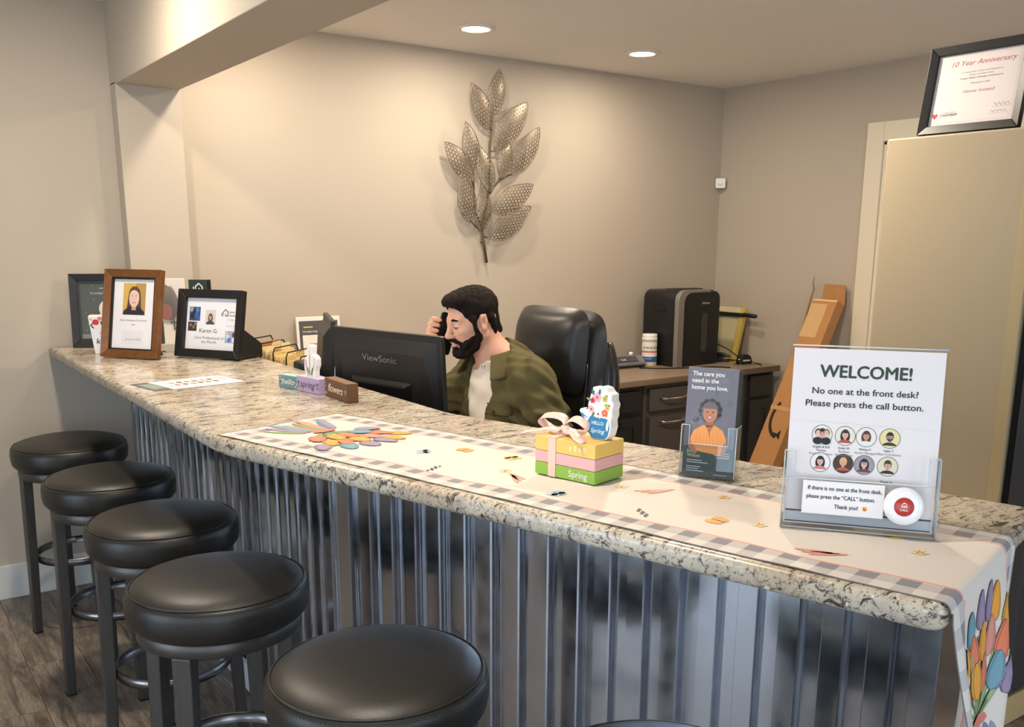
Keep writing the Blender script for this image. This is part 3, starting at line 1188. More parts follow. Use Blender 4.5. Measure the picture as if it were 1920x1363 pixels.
MB().tube([(.27, -.35, .9), (.27, -.385, .93), (.27, -.385, 1.4), (.27, -.35, 1.43)], .011, 10).build('handle', CHROME, tc_)

BF = mat('black_frame_wood', (22, 20, 21), .4)


def photo_frame(name, label, w, h, bw, fm, loc, right, lean, depth=.022, cat='picture frame', inner=None, group=None, stand=True, wedge=False):
    """free standing frame; right = horizontal direction of its width seen from the front; lean = radians back"""
    Xv = Vector((right[0], right[1], 0)).normalized()
    nrm = Vector((Xv.y, -Xv.x, 0))                       # facing direction
    Yv = (Vector((0, 0, 1)) * math.cos(lean) - nrm * math.sin(lean)).normalized()
    Zv = Xv.cross(Yv)
    t = frame_empty(thing(name, label, cat, group=group), Xv, Yv, Zv, loc)
    for (u0, v0, u1, v1, mit) in ((-w / 2, 0, w / 2, bw, 0), (-w / 2, h - bw, w / 2, h, 1), (-w / 2, 0, -w / 2 + bw, h, 2), (w / 2 - bw, 0, w / 2, h, 3)):
        mb = MB()
        if mit == 0:
            q = [(-w / 2, 0), (w / 2, 0), (w / 2 - bw, bw), (-w / 2 + bw, bw)]
            inn = (2, 3)
        elif mit == 1:
            q = [(w / 2, h), (-w / 2, h), (-w / 2 + bw, h - bw), (w / 2 - bw, h - bw)]
            inn = (2, 3)
        elif mit == 2:
            q = [(-w / 2, h), (-w / 2, 0), (-w / 2 + bw, bw), (-w / 2 + bw, h - bw)]
            inn = (2, 3)
        else:
            q = [(w / 2, 0), (w / 2, h), (w / 2 - bw, h - bw), (w / 2 - bw, bw)]
            inn = (2, 3)
        vs = [(p[0], p[1], 0) for p in q] + [(p[0], p[1], depth * (.72 if i in inn else 1)) for i, p in enumerate(q)]
        mb.add(vs, [(3, 2, 1, 0), (4, 5, 6, 7), (0, 1, 5, 4), (1, 2, 6, 5), (2, 3, 7, 6), (3, 0, 4, 7)])
        mb.build('frame_rail', fm, t, bevel=.0016)
    if inner:
        lip = MB()
        a, b_ = w / 2 - bw, h - bw
        for lo, hi in (((-a, bw), (-a + .006, b_)), ((a - .006, bw), (a, b_)), ((-a, bw), (a, bw + .006)), ((-a, b_ - .006), (a, b_))):
            lip.b2((lo[0], lo[1], .002), (hi[0], hi[1], depth * .6))
        lip.build('inner_lip', inner, t)
    MB().b2((-w / 2 + bw * .6, bw * .6, .001), (w / 2 - bw * .6, h - bw * .6, .006)).build('mount', pm((236, 232, 232)), t)
    if stand:
        hh = h * .62
        run = hh * math.tan(lean) + .05
        st = MB()
        # easel leg in the frame's local space: from the back at height hh to the table behind
        base_back = Vector((0, 0, 0)) - nrm * (hh * math.sin(lean) + .075)
        inv = t.matrix_world.to_3x3().inverted()
        foot = inv @ base_back
        top = Vector((0, hh, 0))
        for s in (-1, 1):
            pass
        st.add([top + Vector((-.02, 0, 0)), top + Vector((.02, 0, 0)), foot + Vector((.045, 0, 0)), foot + Vector((-.045, 0, 0)),
                top + Vector((-.02, 0, -.004)), top + Vector((.02, 0, -.004)), foot + Vector((.045, .003, -.004)), foot + Vector((-.045, .003, -.004))],
               [(0, 1, 2, 3), (7, 6, 5, 4), (0, 4, 5, 1), (1, 5, 6, 2), (2, 6, 7, 3), (3, 7, 4, 0)])
        if wedge:
            st = MB()
            ft_ = foot * 1.25
            tp_, bt_ = Vector((0, h * .46, 0)), Vector((0, .004, 0))
            mid_ = ft_ * .92 + Vector((0, h * .20, 0))
            q_ = [tp_, mid_, ft_ + Vector((0, .002, 0)), bt_]
            vs_ = [p_ + Vector((x_, 0, 0)) for x_ in (w * .10, w * .47) for p_ in q_]
            st.add(vs_, [(0, 1, 2, 3), (7, 6, 5, 4), (0, 4, 5, 1), (1, 5, 6, 2), (2, 6, 7, 3), (3, 7, 4, 0)])
        st.build('easel_back', BLKM, t)
    pr_ = Print(lambda u, v, hh_: (u, v, .0062 + hh_))
    return t, pr_


cert, pr = photo_frame('certificate_frame', 'black framed anniversary certificate standing on the tall cabinet', .325, .268, .026, BF, (2.185, -2.715, TZ + .001), (0, -1), .16)
pr.rect(-.136, .026, .136, .242, (222, 208, 204), 0)
pr.rect(-.122, .038, .122, .232, (228, 216, 210), 1)
pr.text('10 Year Anniversary', .012, .205, .0145, (186, 96, 84), .01, .25, width=.205, layer=2)
pr.text('In recognition of your commitment to', .012, .182, .004, (110, 100, 98), .005, .2, width=.13, layer=2)
pr.text('being a member of the', .012, .173, .004, (110, 100, 98), .005, .2, width=.075, layer=2)
pr.text('Greater Elkhart Chamber of Commerce', .012, .163, .0048, (70, 64, 64), .015, .2, width=.135, layer=2)
pr.text('Presented in 2024', .012, .147, .0045, (90, 82, 80), .012, .2, width=.06, layer=2)
pr.text('Home Instead', .012, .121, .0095, (186, 100, 88), .01, .2, width=.1, layer=2)
pr.text('CHAMBER', -.073, .055, .0075, (60, 50, 52), .03, .15, width=.056, layer=2)
pr.text('Greater Elkhart', -.07, .065, .003, (60, 50, 52), .01, width=.036, layer=2)
pr.poly([(-.119 + .009 * x, .057 + .009 * y) for x, y in ((0, -1), (1, .1), (1, .7), (.55, 1), (0, .6), (-.55, 1), (-1, .7), (-1, .1))], (196, 42, 48), 2)
for k, (uu, vv, amp) in enumerate(((.068, .078, .006), (.062, .058, .004))):
    pr.line([(uu + .0045 * i, vv + amp * math.sin(i * 2.1 + k) * (.4 + .6 * (i % 3) / 2)) for i in range(12)], .0011, (84, 78, 80), 2)
    pr.line([(uu - .004, vv - .008), (uu + .056, vv - .007)], .0007, (140, 132, 130), 2)
pr.build('printed_certificate', cert)
ob = thing('storage_box', 'cream topped brown box standing on the tall cabinet behind the certificate', 'box', (2.33, -2.93, TZ + .001))
MB().b2((-.07, -.055, 0), (.07, .055, .055)).build('carton', mat('brown_board', (168, 120, 62), .7), ob, bevel=.002)
MB().b2((-.074, -.059, .055), (.074, .059, .10)).build('lid', mat('cream_board_lid', (246, 238, 214), .5), ob, bevel=.002)

# ---------------------------------------------------------------- sensor in the room corner
se = thing('corner_sensor', 'small white square sensor mounted in the room corner', 'sensor')
frame_empty(se, (1, -1, 0), (0, 0, 1), (-1, -1, 0), (3.962, -.038, 1.888))
MB().prism(rrect(.062, .062, .009, 4), 0, .02).build('case', mat('white_plastic', (240, 238, 232), .35), se, bevel=.003)
MB().prism([(-.03, -.02), (.03, -.02), (.03, .02), (-.03, .02)], -.024, 0).build('mount', mat('white_plastic', (240, 238, 232), .35), se)
Print(lambda u, v, h: (u, v, .02 + h)).line([(.012 * math.cos(math.radians(a)), .012 * math.sin(math.radians(a)) - .002) for a in range(180, 361, 20)], .0045, (176, 168, 160)).build('logo', se)

# ---------------------------------------------------------------- metal leaf art on the back wall
LEAFM = mat('champagne_metal', (140, 126, 108), .38, .7, vary=(30, .3))
STEMM = mat('bronze_metal', (112, 94, 74), .42, .8)
art = thing('leaf_wall_art', 'perforated metal leaf branch sculpture hanging on the back wall', 'wall art', (2.2, -.012, 1.9))
ao = Vector((2.2, -.012, 1.9))


def A3(x, z, y=-.03):
    return Vector((x, y, z)) - ao


def leaf(tip, basept, width, y0, y1, seed):
    """perforated leaf: jittered hex lattice clipped by the leaf outline, each cell a ring around its hole"""
    rnd = random.Random(seed)
    a = Vector((basept[0], basept[1]))
    b = Vector((tip[0], tip[1]))
    L = (b - a).length
    d = (b - a) / L
    n = Vector((-d.y, d.x))

    def half(t):
        return width / 2 * (math.sin(math.pi * min(1, max(0, t)) ** .85)) ** .8

    def P(t, s):
        # s in metres across; gentle cupping and bow
        w = s / (width / 2)
        y = y0 + (y1 - y0) * t - .018 * math.sin(math.pi * t) + .012 * w * w
        p = a + d * (t * L) + n * s
        return Vector((p.x, y, p.y)) - ao
    mb = MB()
    cell = .0125
    rows_ = int(L / (cell * 1.5)) + 2
    jit = {}

    def J(i, j):
        k = (i, j)
        if k not in jit:
            jit[k] = (rnd.uniform(-.0022, .0022), rnd.uniform(-.0022, .0022))
        return jit[k]
    for r in range(rows_):
        for c in range(-8, 9):
            tx = r * cell * 1.5
            sx = (c + (.5 if r % 2 else 0)) * cell * 1.386
            t = tx / L
            if t < .02 or t > .985 or abs(sx) > half(t) - .002:
                continue
            outer, inner = [], []
            for k in range(6):
                an = math.pi / 3 * k
                ox, oy = cell * math.cos(an), cell * .80 * math.sin(an)
                px, py = tx + ox, sx + oy
                key = (round(px / .003), round(py / .003))
                jx, jy = J(*key)
                px += jx
                py += jy
                tt = min(.999, max(.001, px / L))
                py = max(-half(tt), min(half(tt), py))
                outer.append((tt, py))
                ix, iy = tx + (px - tx) * .70, sx + (py - sx) * .66
                inner.append((min(.999, max(.001, ix / L)), iy))
            vs = [P(*q) for q in outer] + [P(*q) for q in inner]
            mb.add(vs, [(k, (k + 1) % 6, 6 + (k + 1) % 6, 6 + k) for k in range(6)])
    lf = mb.build('leaf', LEAFM, art, solid=.0016)
    rim = MB().tube([P(t, half(t)) for t in [i / 16 for i in range(17)]] + [P(t, -half(t)) for t in [1 - i / 16 for i in range(1, 16)]], .0024, 6, closed=True)
    rim.build('leaf_rim', LEAFM, lf)


leaves = [((2.236, 2.398), (2.198, 2.165), .105, -.055, -.035), ((2.055, 2.312), (2.188, 2.095), .115, -.06, -.03),
          ((2.415, 2.25), (2.205, 2.0), .135, -.06, -.04), ((2.488, 2.125), (2.322, 1.868), .125, -.07, -.035),
          ((2.020, 2.122), (2.082, 1.885), .105, -.06, -.035), ((1.884, 2.012), (2.07, 1.832), .11, -.07, -.035),
          ((2.10, 2.015), (2.180, 1.775), .105, -.045, -.05), ((2.305, 2.045), (2.256, 1.848), .095, -.04, -.03),
          ((1.985, 1.860), (2.058, 1.612), .115, -.07, -.03), ((2.446, 1.822), (2.190, 1.668), .13, -.075, -.04),
          ((2.432, 1.705), (2.165, 1.530), .135, -.075, -.045), ((2.143, 1.805), (2.128, 1.560), .105, -.04, -.03)]
for i, (tp, bs, w, y1, y0) in enumerate(leaves):
    leaf(tp, bs, w, y0 - .012, y1, i + 3)
stm = MB()
main = [(2.168, 1.402), (2.150, 1.50), (2.135, 1.60), (2.165, 1.70), (2.186, 1.80), (2.187, 1.92), (2.186, 2.02), (2.200, 2.10), (2.200, 2.18)]
stm.tube([A3(x, z, -.03) for x, z in main], [.0075, .007, .0065, .006, .006, .0055, .005, .0045, .004], 8)
for q in (((2.13, 1.565), (2.09, 1.60), (2.058, 1.625)), ((2.132, 1.60), (2.098, 1.66), (2.085, 1.72), (2.088, 1.80), (2.082, 1.89)), ((2.085, 1.80), (2.07, 1.835)),
          ((2.187, 1.765), (2.235, 1.825), (2.29, 1.86), (2.325, 1.872)), ((2.235, 1.825), (2.255, 1.85)), ((2.19, 1.985), (2.22, 1.99), (2.215, 2.01)),
          ((2.142, 1.545), (2.17, 1.535)), ((2.15, 1.60), (2.195, 1.67)), ((2.193, 2.09), (2.185, 2.11))):
    stm.tube([A3(x, z, -.032) for x, z in q], .0042, 7)
stm.build('branch', STEMM, art)
for x, z in ((2.15, 1.51), (2.187, 1.95)):
    MB().cyl(A3(x, z, -.03), A3(x, z, -.0005), .004, seg=8).build('wall_peg', STEMM, art)

# ---------------------------------------------------------------- office chair
CHL = mat('chair_black_leather', (27, 26, 27), .34, bump=(300, .12))
PIPE = mat('chair_seam', (46, 44, 44), .35)
chx, chy = 1.52, -1.525
chair = thing('office_chair', 'black padded leather executive chair behind the counter', 'chair', (chx, chy, 0), math.radians(4))


def pad(hw, hh, bulge, r, rows=13, cols=13, z0=0, lean=0.0, x0=0.0, thick=.06):
    """upholstered panel in local y (width) and z (height); front faces -x"""
    mb = MB()
    for side in (-1, 1):
        vs = []
        for j in range(rows):
            v = -1 + 2 * j / (rows - 1)
            for i in range(cols):
                u = -1 + 2 * i / (cols - 1)
                # rounded-rectangle outline
                k = 6.0
                nrm_ = (abs(u) ** k + abs(v) ** k) ** (1 / k)
                mx = max(abs(u), abs(v))
                s = mx / nrm_ if nrm_ > 1e-6 else 1
                yy, zz = u * s * hw, v * s * hh
                edge = min(1.0, nrm_ if nrm_ else 0)
                fall = (1 - mx ** 4) ** .5
                xx = side * (thick * fall + bulge * (1 - u * u) * (1 - v * v))
                vs.append((x0 + xx + lean * (zz + hh), yy, z0 + zz))
        fs = []
        for j in range(rows - 1):
            for i in range(cols - 1):
                q = (j * cols + i, j * cols + i + 1, (j + 1) * cols + i + 1, (j + 1) * cols + i)
                fs.append(q if side > 0 else q[::-1])
        mb.add(vs, fs, True)
    return mb


pad(.245, .345, .015, .06, 17, 17, .925, .10, -.035, .05).build('backrest', CHL, chair, subsurf=1)
pad(.205, .165, .03, .05, 15, 15, 1.115, .10, -.06, .05).build('head_pillow', CHL, chair, subsurf=1)
pad(.185, .15, .02, .05, 15, 15, .80, .10, -.05, .045).build('lumbar_pad', CHL, chair, subsurf=1)
for s in (-1, 1):
    for k, (off, dx) in enumerate(((.214, -.035), (.226, -.012), (.232, .012))):
        pts = [(dx + .10 * (z - .62) + .012 * math.sin((z - .6) * 5), s * (off - .02 * max(0, (z - 1.02) / .2) ** 2 * 3), z) for z in [.62 + .54 * i / 16 for i in range(17)]]
        MB().tube(pts, [.014 + .024 * math.sin(math.pi * min(1, (i + 1) / 17)) for i in range(17)], 10).build('side_bolster', CHL, chair, subsurf=1)
    pts = [(-.085 + .10 * (z - .62), s * .205, z) for z in [.64 + .44 * i / 10 for i in range(11)]]
    MB().tube(pts, .0028, 6).build('seam', PIPE, chair)
    MB().tube([(-.06, s * .25, .40), (-.05, s * .335, .46), (-.06, s * .345, .62), (-.13, s * .345, .66), (-.30, s * .345, .655), (-.36, s * .345, .62), (-.35, s * .335, .46), (-.34, s * .25, .40)], .018, 10).build('armrest', BLK, chair)
sp_ = MB()
sp_.prism(rrect(.50, .50, .07, 5), -.05, .05)
so = sp_.build('seat', CHL, chair, bevel=.03, seg=4)
so.location = (-.25, 0, .388)
MB().cyl((-.22, 0, .12), (-.22, 0, .337), .028, seg=16).build('gas_lift', BLKM, chair)
for k in range(5):
    a = 2 * math.pi * k / 5 + .3
    c, s = math.cos(a), math.sin(a)
    sp = MB().tube([(-.22 + .03 * c, .03 * s, .115), (-.22 + .25 * c, .25 * s, .075)], [.026, .016], 10).build('base_spoke', BLKM, chair)
    MB().cyl((-.22 + .25 * c - .012 * s, .25 * s + .012 * c, .029), (-.22 + .25 * c + .012 * s, .25 * s - .012 * c, .029), .028, seg=16).build('caster', BLKM, sp)

# ---------------------------------------------------------------- monitors
MONB = mat('monitor_black', (26, 26, 29), .42)
MONG = mat('monitor_gloss', (20, 20, 22), .25)


def monitor(label, TL, TR, h, screen_right, name='computer_monitor', text=None, stand=True, tilt=0.05, lit=1.2):
    """TL/TR: top corners of the housing seen from behind (left, right as seen from the back)"""
    TL, TR = Vector(TL), Vector(TR)
    Xv = (TR - TL).normalized()
    Yv = Vector((0, 0, 1))
    Zv = Xv.cross(Yv)                         # towards the viewer at the back
    Yt = (Yv * math.cos(tilt) + Zv * math.sin(tilt)).normalized()
    Zt = Xv.cross(Yt)
    w = (TR - TL).length
    mid = (TL + TR) / 2
    floor_pt = Vector((mid.x, mid.y, DT + .001))
    t = thing(name, label, 'monitor', floor_pt)
    base_inv = Matrix.Translation(-floor_pt)
    T = Matrix((Xv, Yt, Zt)).transposed().to_4x4()
    T.translation = mid - Yt * h
    T = base_inv @ T
    MB().prism(rrect(w, h, .006, 3, 0, h / 2), -.022, -.004, T=T).build('bezel_housing', MONB, t, bevel=.002)
    # stepped rear shell
    sh_ = MB()
    a, b_ = w * .46, h * .93
    vs = [(-a, h * .05, -.004), (a, h * .05, -.004), (a, b_, -.004), (-a, b_, -.004), (-a * .70, h * .12, .024), (a * .70, h * .12, .024), (a * .84, h * .80, .018), (-a * .84, h * .80, .018)]
    sh_.add(vs, [(4, 5, 6, 7), (0, 1, 5, 4), (1, 2, 6, 5), (2, 3, 7, 6), (3, 0, 4, 7)], T=T)
    shell = sh_.build('rear_shell', MONB, t, bevel=.004)
    sh2 = MB()
    vs = [(-a * .60, h * .10, .022), (a * .60, h * .10, .022), (a * .60, h * .52, .022), (-a * .60, h * .52, .022), (-a * .5, h * .16, .040), (a * .5, h * .16, .040), (a * .5, h * .48, .036), (-a * .5, h * .48, .036)]
    sh2.add(vs, [(4, 5, 6, 7), (0, 1, 5, 4), (1, 2, 6, 5), (2, 3, 7, 6), (3, 0, 4, 7)], T=T)
    sh2.build('rear_bulge', MONG, t, bevel=.004)
    MB().b2((-w / 2 + .012, .018, -.0235), (w / 2 - .012, h - .012, -.0221), T=T).build('screen', mat('screen_glow', (200, 210, 220), .2, emit=((.86, .93, 1.0), lit)), t)
    for s in (-1, 1):
        MB().lathe([(0, .0015), (.004, .0015), (.005, 0)], 10, T=T @ Matrix.Translation((s * .05, h * .36, .0388))).build('vesa_screw', BLKM, t)
    if text:
        p_ = Print(lambda u, v, hh: T @ Vector((u, v, .0214 + hh)))
        p_.text(text, 0.0, h * .70, .021, (128, 128, 132), .004, width=.17)
        p_.build('lettering', shell)
    n_ = Zv
    zz = mid.z - h
    nk = MB()
    fl = base_inv @ Vector((mid.x, mid.y, DT + .001))
    nk.b2((-.03, -.012, 0), (.03, .012, zz - DT + h * .3), T=Matrix.Translation((Zv.x * .034, Zv.y * .034, 0)) @ Matrix((Xv, Zv * -1, Vector((0, 0, 1)))).transposed().to_4x4())
    nk.build('stand_neck', MONB, t, bevel=.003)
    ft = MB().prism(rrect(.22, .17 if text else .09, .03, 5), 0, .012, T=Matrix((Xv, Vector((0, 0, 1)).cross(Xv), Vector((0, 0, 1)))).transposed().to_4x4())
    ft.build('stand_foot', MONB, t, bevel=.003)
    return t


monitor('black computer monitor seen from behind, in front of the seated man', (.655, -1.35, 1.231), (.785, -1.872, 1.231), .325, True, text='ViewSonic')
monitor('second computer monitor turned edge-on, beside the paper folders', (.808, -.93, 1.245), (.672, -1.305, 1.245), .30, True, tilt=-.06, lit=2.0)

# ---------------------------------------------------------------- wire file sorter with folders
WIRE = mat('black_wire', (20, 20, 20), .4, .5)
fs_ = thing('file_sorter', 'black wire file sorter standing behind the granite counter', 'file sorter', (.80, -.62, DT), math.radians(-52))
MB().b2((-.16, -.11, .155), (.16, .11, .160)).build('shelf', WIRE, fs_)
for sx in (-1, 1):
    for sy in (-1, 1):
        MB().cyl((sx * .14, sy * .09, 0), (sx * .14, sy * .09, .157), .005, seg=8).build('leg', WIRE, fs_)
for i in range(6):
    x = -.15 + .06 * i
    hgt = .335 - .016 * i
    pts = [(x, -.10, .16), (x, -.10, hgt - .02), (x, -.085, hgt), (x, .085, hgt), (x, .10, hgt - .02), (x, .10, .16)]
    MB().tube(pts, .0028, 6).build('wire_divider', WIRE, fs_)
fcols = [(196, 148, 92), (236, 214, 164), (240, 222, 176), (238, 212, 150), (242, 216, 150), (238, 210, 146), (232, 206, 150), (226, 204, 156)]
ORD = ['', 'first', 'second', 'third', 'fourth', 'fifth', 'sixth', 'seventh']
for i, c in enumerate(fcols):
    x = (-.118, -.082, -.068, -.046, -.024, -.006, .022, .082)[i]
    t = thing('file_folder', ('brown card wallet at the back of the wire sorter' if i == 0 else 'manila folder with handwritten tab in the wire sorter' if i == 5 else ORD[i] + ' manila folder from the brown wallet in the wire sorter'), 'folder',
              group='folders in the wire sorter')
    t.matrix_world = Matrix.Translation((.80, -.62, DT)) @ Matrix.Rotation(math.radians(-52), 4, 'Z') @ Matrix.Translation((x, 0, .161)) @ Matrix.Rotation(math.radians(random.uniform(-.6, .8)), 4, 'Y')
    hgt = .155 - .010 * i if i else .16
    fm1 = pm(c, .7)
    MB().b2((-.0012, -.098, 0), (.0012, .098, hgt)).build('cover', fm1, t)
    MB().b2((.003, -.098, 0), (.0046, .098, hgt - .008)).build('cover', fm1, t)
    if i:
        y0 = (-.08, -.02, .03)[i % 3]
        tb = MB().prism([(y0, hgt - .002), (y0 + .075, hgt - .002), (y0 + .066, hgt + .014), (y0 + .009, hgt + .014)], -.0012, .0012, T=YZ).build('tab', fm1, t)
        if i == 5:
            Print(lambda u, v, h: (.0013 + h, u, v)).line([(y0 + .012 + .0035 * k, hgt + .004 + (.006 if k % 2 else 0) * (.5 + (k * 7 % 5) / 8)) for k in range(15)], .0012, (70, 60, 50)).build('handwriting', tb)

# ---------------------------------------------------------------- poster frame by the wall, black speaker
pf = thing('poster_frame', 'white bordered dark poster with white sheet leaning on the back wall', 'poster', (1.175, -.052, DT))
pf.rotation_euler = (math.radians(-5), 0, math.radians(-2))
MB().b2((-.113, -.006, 0), (.113, .004, .372)).build('backing', pm((236, 232, 224)), pf, bevel=.002)
q = Print(lambda u, v, h: (u, -.006 - h, v))
q.rect(-.100, .012, .100, .352, (84, 80, 84), 0)
q.rect(-.078, .319, -.03, .325, (214, 196, 96), 1)
q.text('Understan', -.04, .296, .010, (226, 222, 216), .015, width=.085, layer=1)
q.rect(-.085, .06, .03, .283, (236, 230, 222), 1)
q.rect(-.05, .236, -.01, .242, (150, 144, 140), 2)
for k in range(5):
    q.rect(-.06, .20 - k * .02, .01, .204 - k * .02, (190, 184, 178), 2)
q.build('printed_poster', pf)
spk = thing('desk_speaker', 'small black desktop speaker beside the edge-on monitor', 'speaker', (.634, -1.145, DT))
MB().prism(rrect(.058, .085, .022, 5), 0, .31).build('cabinet', MONB, spk, bevel=.012, seg=3)
MB().lathe([(.0, .004), (.024, .003), (.028, 0)], 24, T=Matrix.Translation((.0292, 0, .19)) @ Matrix.Rotation(math.radians(90), 4, 'Y')).build('driver_cone', BLKM, spk)

# ================================================================ the man at the desk
class SDF:
    """smooth-union modelling on a grid, meshed with surface nets"""

    def __init__(self, lo, hi, res):
        self.lo = np.array(lo, np.float32)
        self.res = res
        self.n = np.ceil((np.array(hi) - self.lo) / res).astype(int) + 1
        self.g = np.full(self.n, 1.0, np.float32)
        self.sc = 1.0

    def _sub(self, blo, bhi):
        a = np.maximum(0, np.floor((np.array(blo) - self.lo) / self.res).astype(int))
        b = np.minimum(self.n, np.ceil((np.array(bhi) - self.lo) / self.res).astype(int) + 1)
        if np.any(b <= a):
            return None, None
        ax = [self.lo[i] + self.res * np.arange(a[i], b[i], dtype=np.float32) for i in range(3)]
        X, Y, Z_ = np.meshgrid(*ax, indexing='ij')
        return tuple(slice(a[i], b[i]) for i in range(3)), np.stack([X, Y, Z_], -1)

    def _put(self, sl, d, op, k):
        c = self.g[sl]
        if op == 'u':
            h = np.clip(.5 + .5 * (c - d) / k, 0, 1)
            self.g[sl] = c * (1 - h) + d * h - k * h * (1 - h)
        elif op == 's':
            h = np.clip(.5 - .5 * (c + d) / k, 0, 1)
            self.g[sl] = c * (1 - h) - d * h + k * h * (1 - h)

    def cap(self, a, b, ra, rb=None, op='u', k=.02):
        rb = ra if rb is None else rb
        ra, rb, k = ra * self.sc, rb * self.sc, k * self.sc
        a, b = np.array(a, np.float32), np.array(b, np.float32)
        m = max(ra, rb) + 2 * k + 3 * self.res
        sl, P = self._sub(np.minimum(a, b) - m, np.maximum(a, b) + m)
        if sl is None:
            return self
        ab = b - a
        t = np.clip(((P - a) @ ab) / max(1e-9, float(ab @ ab)), 0, 1)
        d = np.linalg.norm(P - a - t[..., None] * ab, axis=-1) - (ra + (rb - ra) * t)
        self._put(sl, d, op, k)
        return self

    def chain(self, pts, rs, op='u', k=.02):
        for i in range(len(pts) - 1):
            self.cap(pts[i], pts[i + 1], rs[i], rs[i + 1], op, k)
        return self

    def ell(self, c, r, axes=None, op='u', k=.02, disp=None):
        c = np.array(c, np.float32)
        r = np.array(r, np.float32) * self.sc
        m = float(r.max()) + 2 * k + 3 * self.res
        sl, P = self._sub(c - m, c + m)
        if sl is None:
            return self
        q = P - c
        if axes is not None:
            q = q @ np.array(axes, np.float32).T
        k0 = np.linalg.norm(q / r, axis=-1)
        k1 = np.linalg.norm(q / (r * r), axis=-1)
        d = k0 * (k0 - 1) / np.maximum(k1, 1e-6)
        if disp is not None:
            d = d + disp(P)
        self._put(sl, d, op, k)
        return self

    def box(self, c, h, axes=None, op='s', k=.01, r=0.0):
        c = np.array(c, np.float32)
        h = np.array(h, np.float32)
        m = float(np.linalg.norm(h)) + 2 * k + 3 * self.res
        sl, P = self._sub(c - m, c + m)
        if sl is None:
            return self
        q = P - c
        if axes is not None:
            q = q @ np.array(axes, np.float32).T
        q = np.abs(q) - h + r
        d = np.linalg.norm(np.maximum(q, 0), axis=-1) + np.minimum(q.max(-1), 0) - r
        self._put(sl, d, op, k)
        return self

    def displace(self, fn):
        sel = np.abs(self.g) < .04
        idx = np.argwhere(sel)
        P = self.lo + idx * self.res
        self.g[sel] += fn(P).astype(np.float32)
        return self

    def mesh(self, name, material, parent, origin):
        g = self.g
        s = g < 0
        c = np.zeros(np.array(g.shape) - 1, np.int8)
        for i in (0, 1):
            for j in (0, 1):
                for l in (0, 1):
                    c += s[i:i + c.shape[0], j:j + c.shape[1], l:l + c.shape[2]]
        act = (c > 0) & (c < 8)
        cells = np.argwhere(act)
        ids = np.full(c.shape, -1, np.int64)
        ids[act] = np.arange(len(cells))
        acc = np.zeros((len(cells), 3))
        cnt = np.zeros(len(cells))
        cor = [(i, j, l) for i in (0, 1) for j in (0, 1) for l in (0, 1)]
        for a in cor:
            for ax in range(3):
                if a[ax]:
                    continue
                b = list(a)
                b[ax] = 1
                va = g[cells[:, 0] + a[0], cells[:, 1] + a[1], cells[:, 2] + a[2]]
                vb = g[cells[:, 0] + b[0], cells[:, 1] + b[1], cells[:, 2] + b[2]]
                cr = (va < 0) != (vb < 0)
                t = np.where(cr, va / np.where(cr, va - vb, 1), 0)
                p = np.array(a)[None, :] + t[:, None] * (np.array(b) - np.array(a))[None, :]
                acc[cr] += p[cr]
                cnt[cr] += 1
        V = (cells + acc / np.maximum(cnt, 1)[:, None]) * self.res + self.lo - np.array(origin)
        F = []
        for ax in range(3):
            o1, o2 = (ax + 1) % 3, (ax + 2) % 3
            sl0 = [slice(None)] * 3
            sl1 = [slice(None)] * 3
            sl0[ax] = slice(0, -1)
            sl1[ax] = slice(1, None)
            e = s[tuple(sl0)] != s[tuple(sl1)]
            ed = np.argwhere(e)
            ok = (ed[:, o1] > 0) & (ed[:, o2] > 0) & (ed[:, o1] < g.shape[o1] - 1) & (ed[:, o2] < g.shape[o2] - 1)
            ed = ed[ok]

            def at(d1, d2):
                q = ed.copy()
                q[:, o1] += d1
                q[:, o2] += d2
                return ids[q[:, 0], q[:, 1], q[:, 2]]
            quad = np.stack([at(-1, -1), at(0, -1), at(0, 0), at(-1, 0)], 1)
            inside = s[ed[:, 0], ed[:, 1], ed[:, 2]]
            quad[~inside] = quad[~inside][:, ::-1]
            F.append(quad)
        F = np.concatenate(F)
        me = bpy.data.meshes.new(name)
        me.from_pydata(V.tolist(), [], F.tolist())
        me.materials.append(material)
        me.polygons.foreach_set('use_smooth', [True] * len(me.polygons))
        me.update()
        o = bpy.data.objects.new(name, me)
        COL.objects.link(o)
        o.parent = parent
        md = o.modifiers.new('relax', 'SMOOTH')
        md.factor = .5
        md.iterations = 3
        return o


SKIN = mat('skin', (206, 154, 128), .5, vary=(26, .06))
SKIN.node_tree.nodes['Principled BSDF'].inputs['Subsurface Weight'].default_value = .08
SKIN.node_tree.nodes['Principled BSDF'].inputs['Subsurface Radius'].default_value = (.012, .005, .003)
HAIR = mat('dark_brown_hair', (24, 16, 12), .7, bump=(260, .8, (1, 1, .3)), vary=(120, .5), spec=.12)
OLIVE = mat('olive_jacket_cotton', (88, 80, 50), .85, bump=(700, .25), vary=(16, .32), spec=.2)
SHIRTM = mat('cream_tshirt', (222, 206, 190), .85, bump=(500, .1))
JEANS = mat('dark_denim', (42, 48, 62), .85)
PR = np.array((1.22, -1.60, 0.0))
man = thing('person', 'man in olive jacket and cream shirt holding a phone to his ear', 'person', tuple(PR))

hp_, hy_ = math.radians(14), math.radians(3)           # head pitched down, turned slightly
HS = .93
Hc = np.array((1.090, -1.572, 1.248))
hf = np.array((-math.cos(hp_) * math.cos(hy_), math.cos(hp_) * math.sin(hy_), -math.sin(hp_)))
hl = np.cross((0, 0, 1), hf)
hl = hl / np.linalg.norm(hl)
hu = np.cross(hf, hl)
AX = np.array((hf, hl, hu))


def H(a, b, c):
    return Hc + (hf * a + hl * b + hu * c) * HS


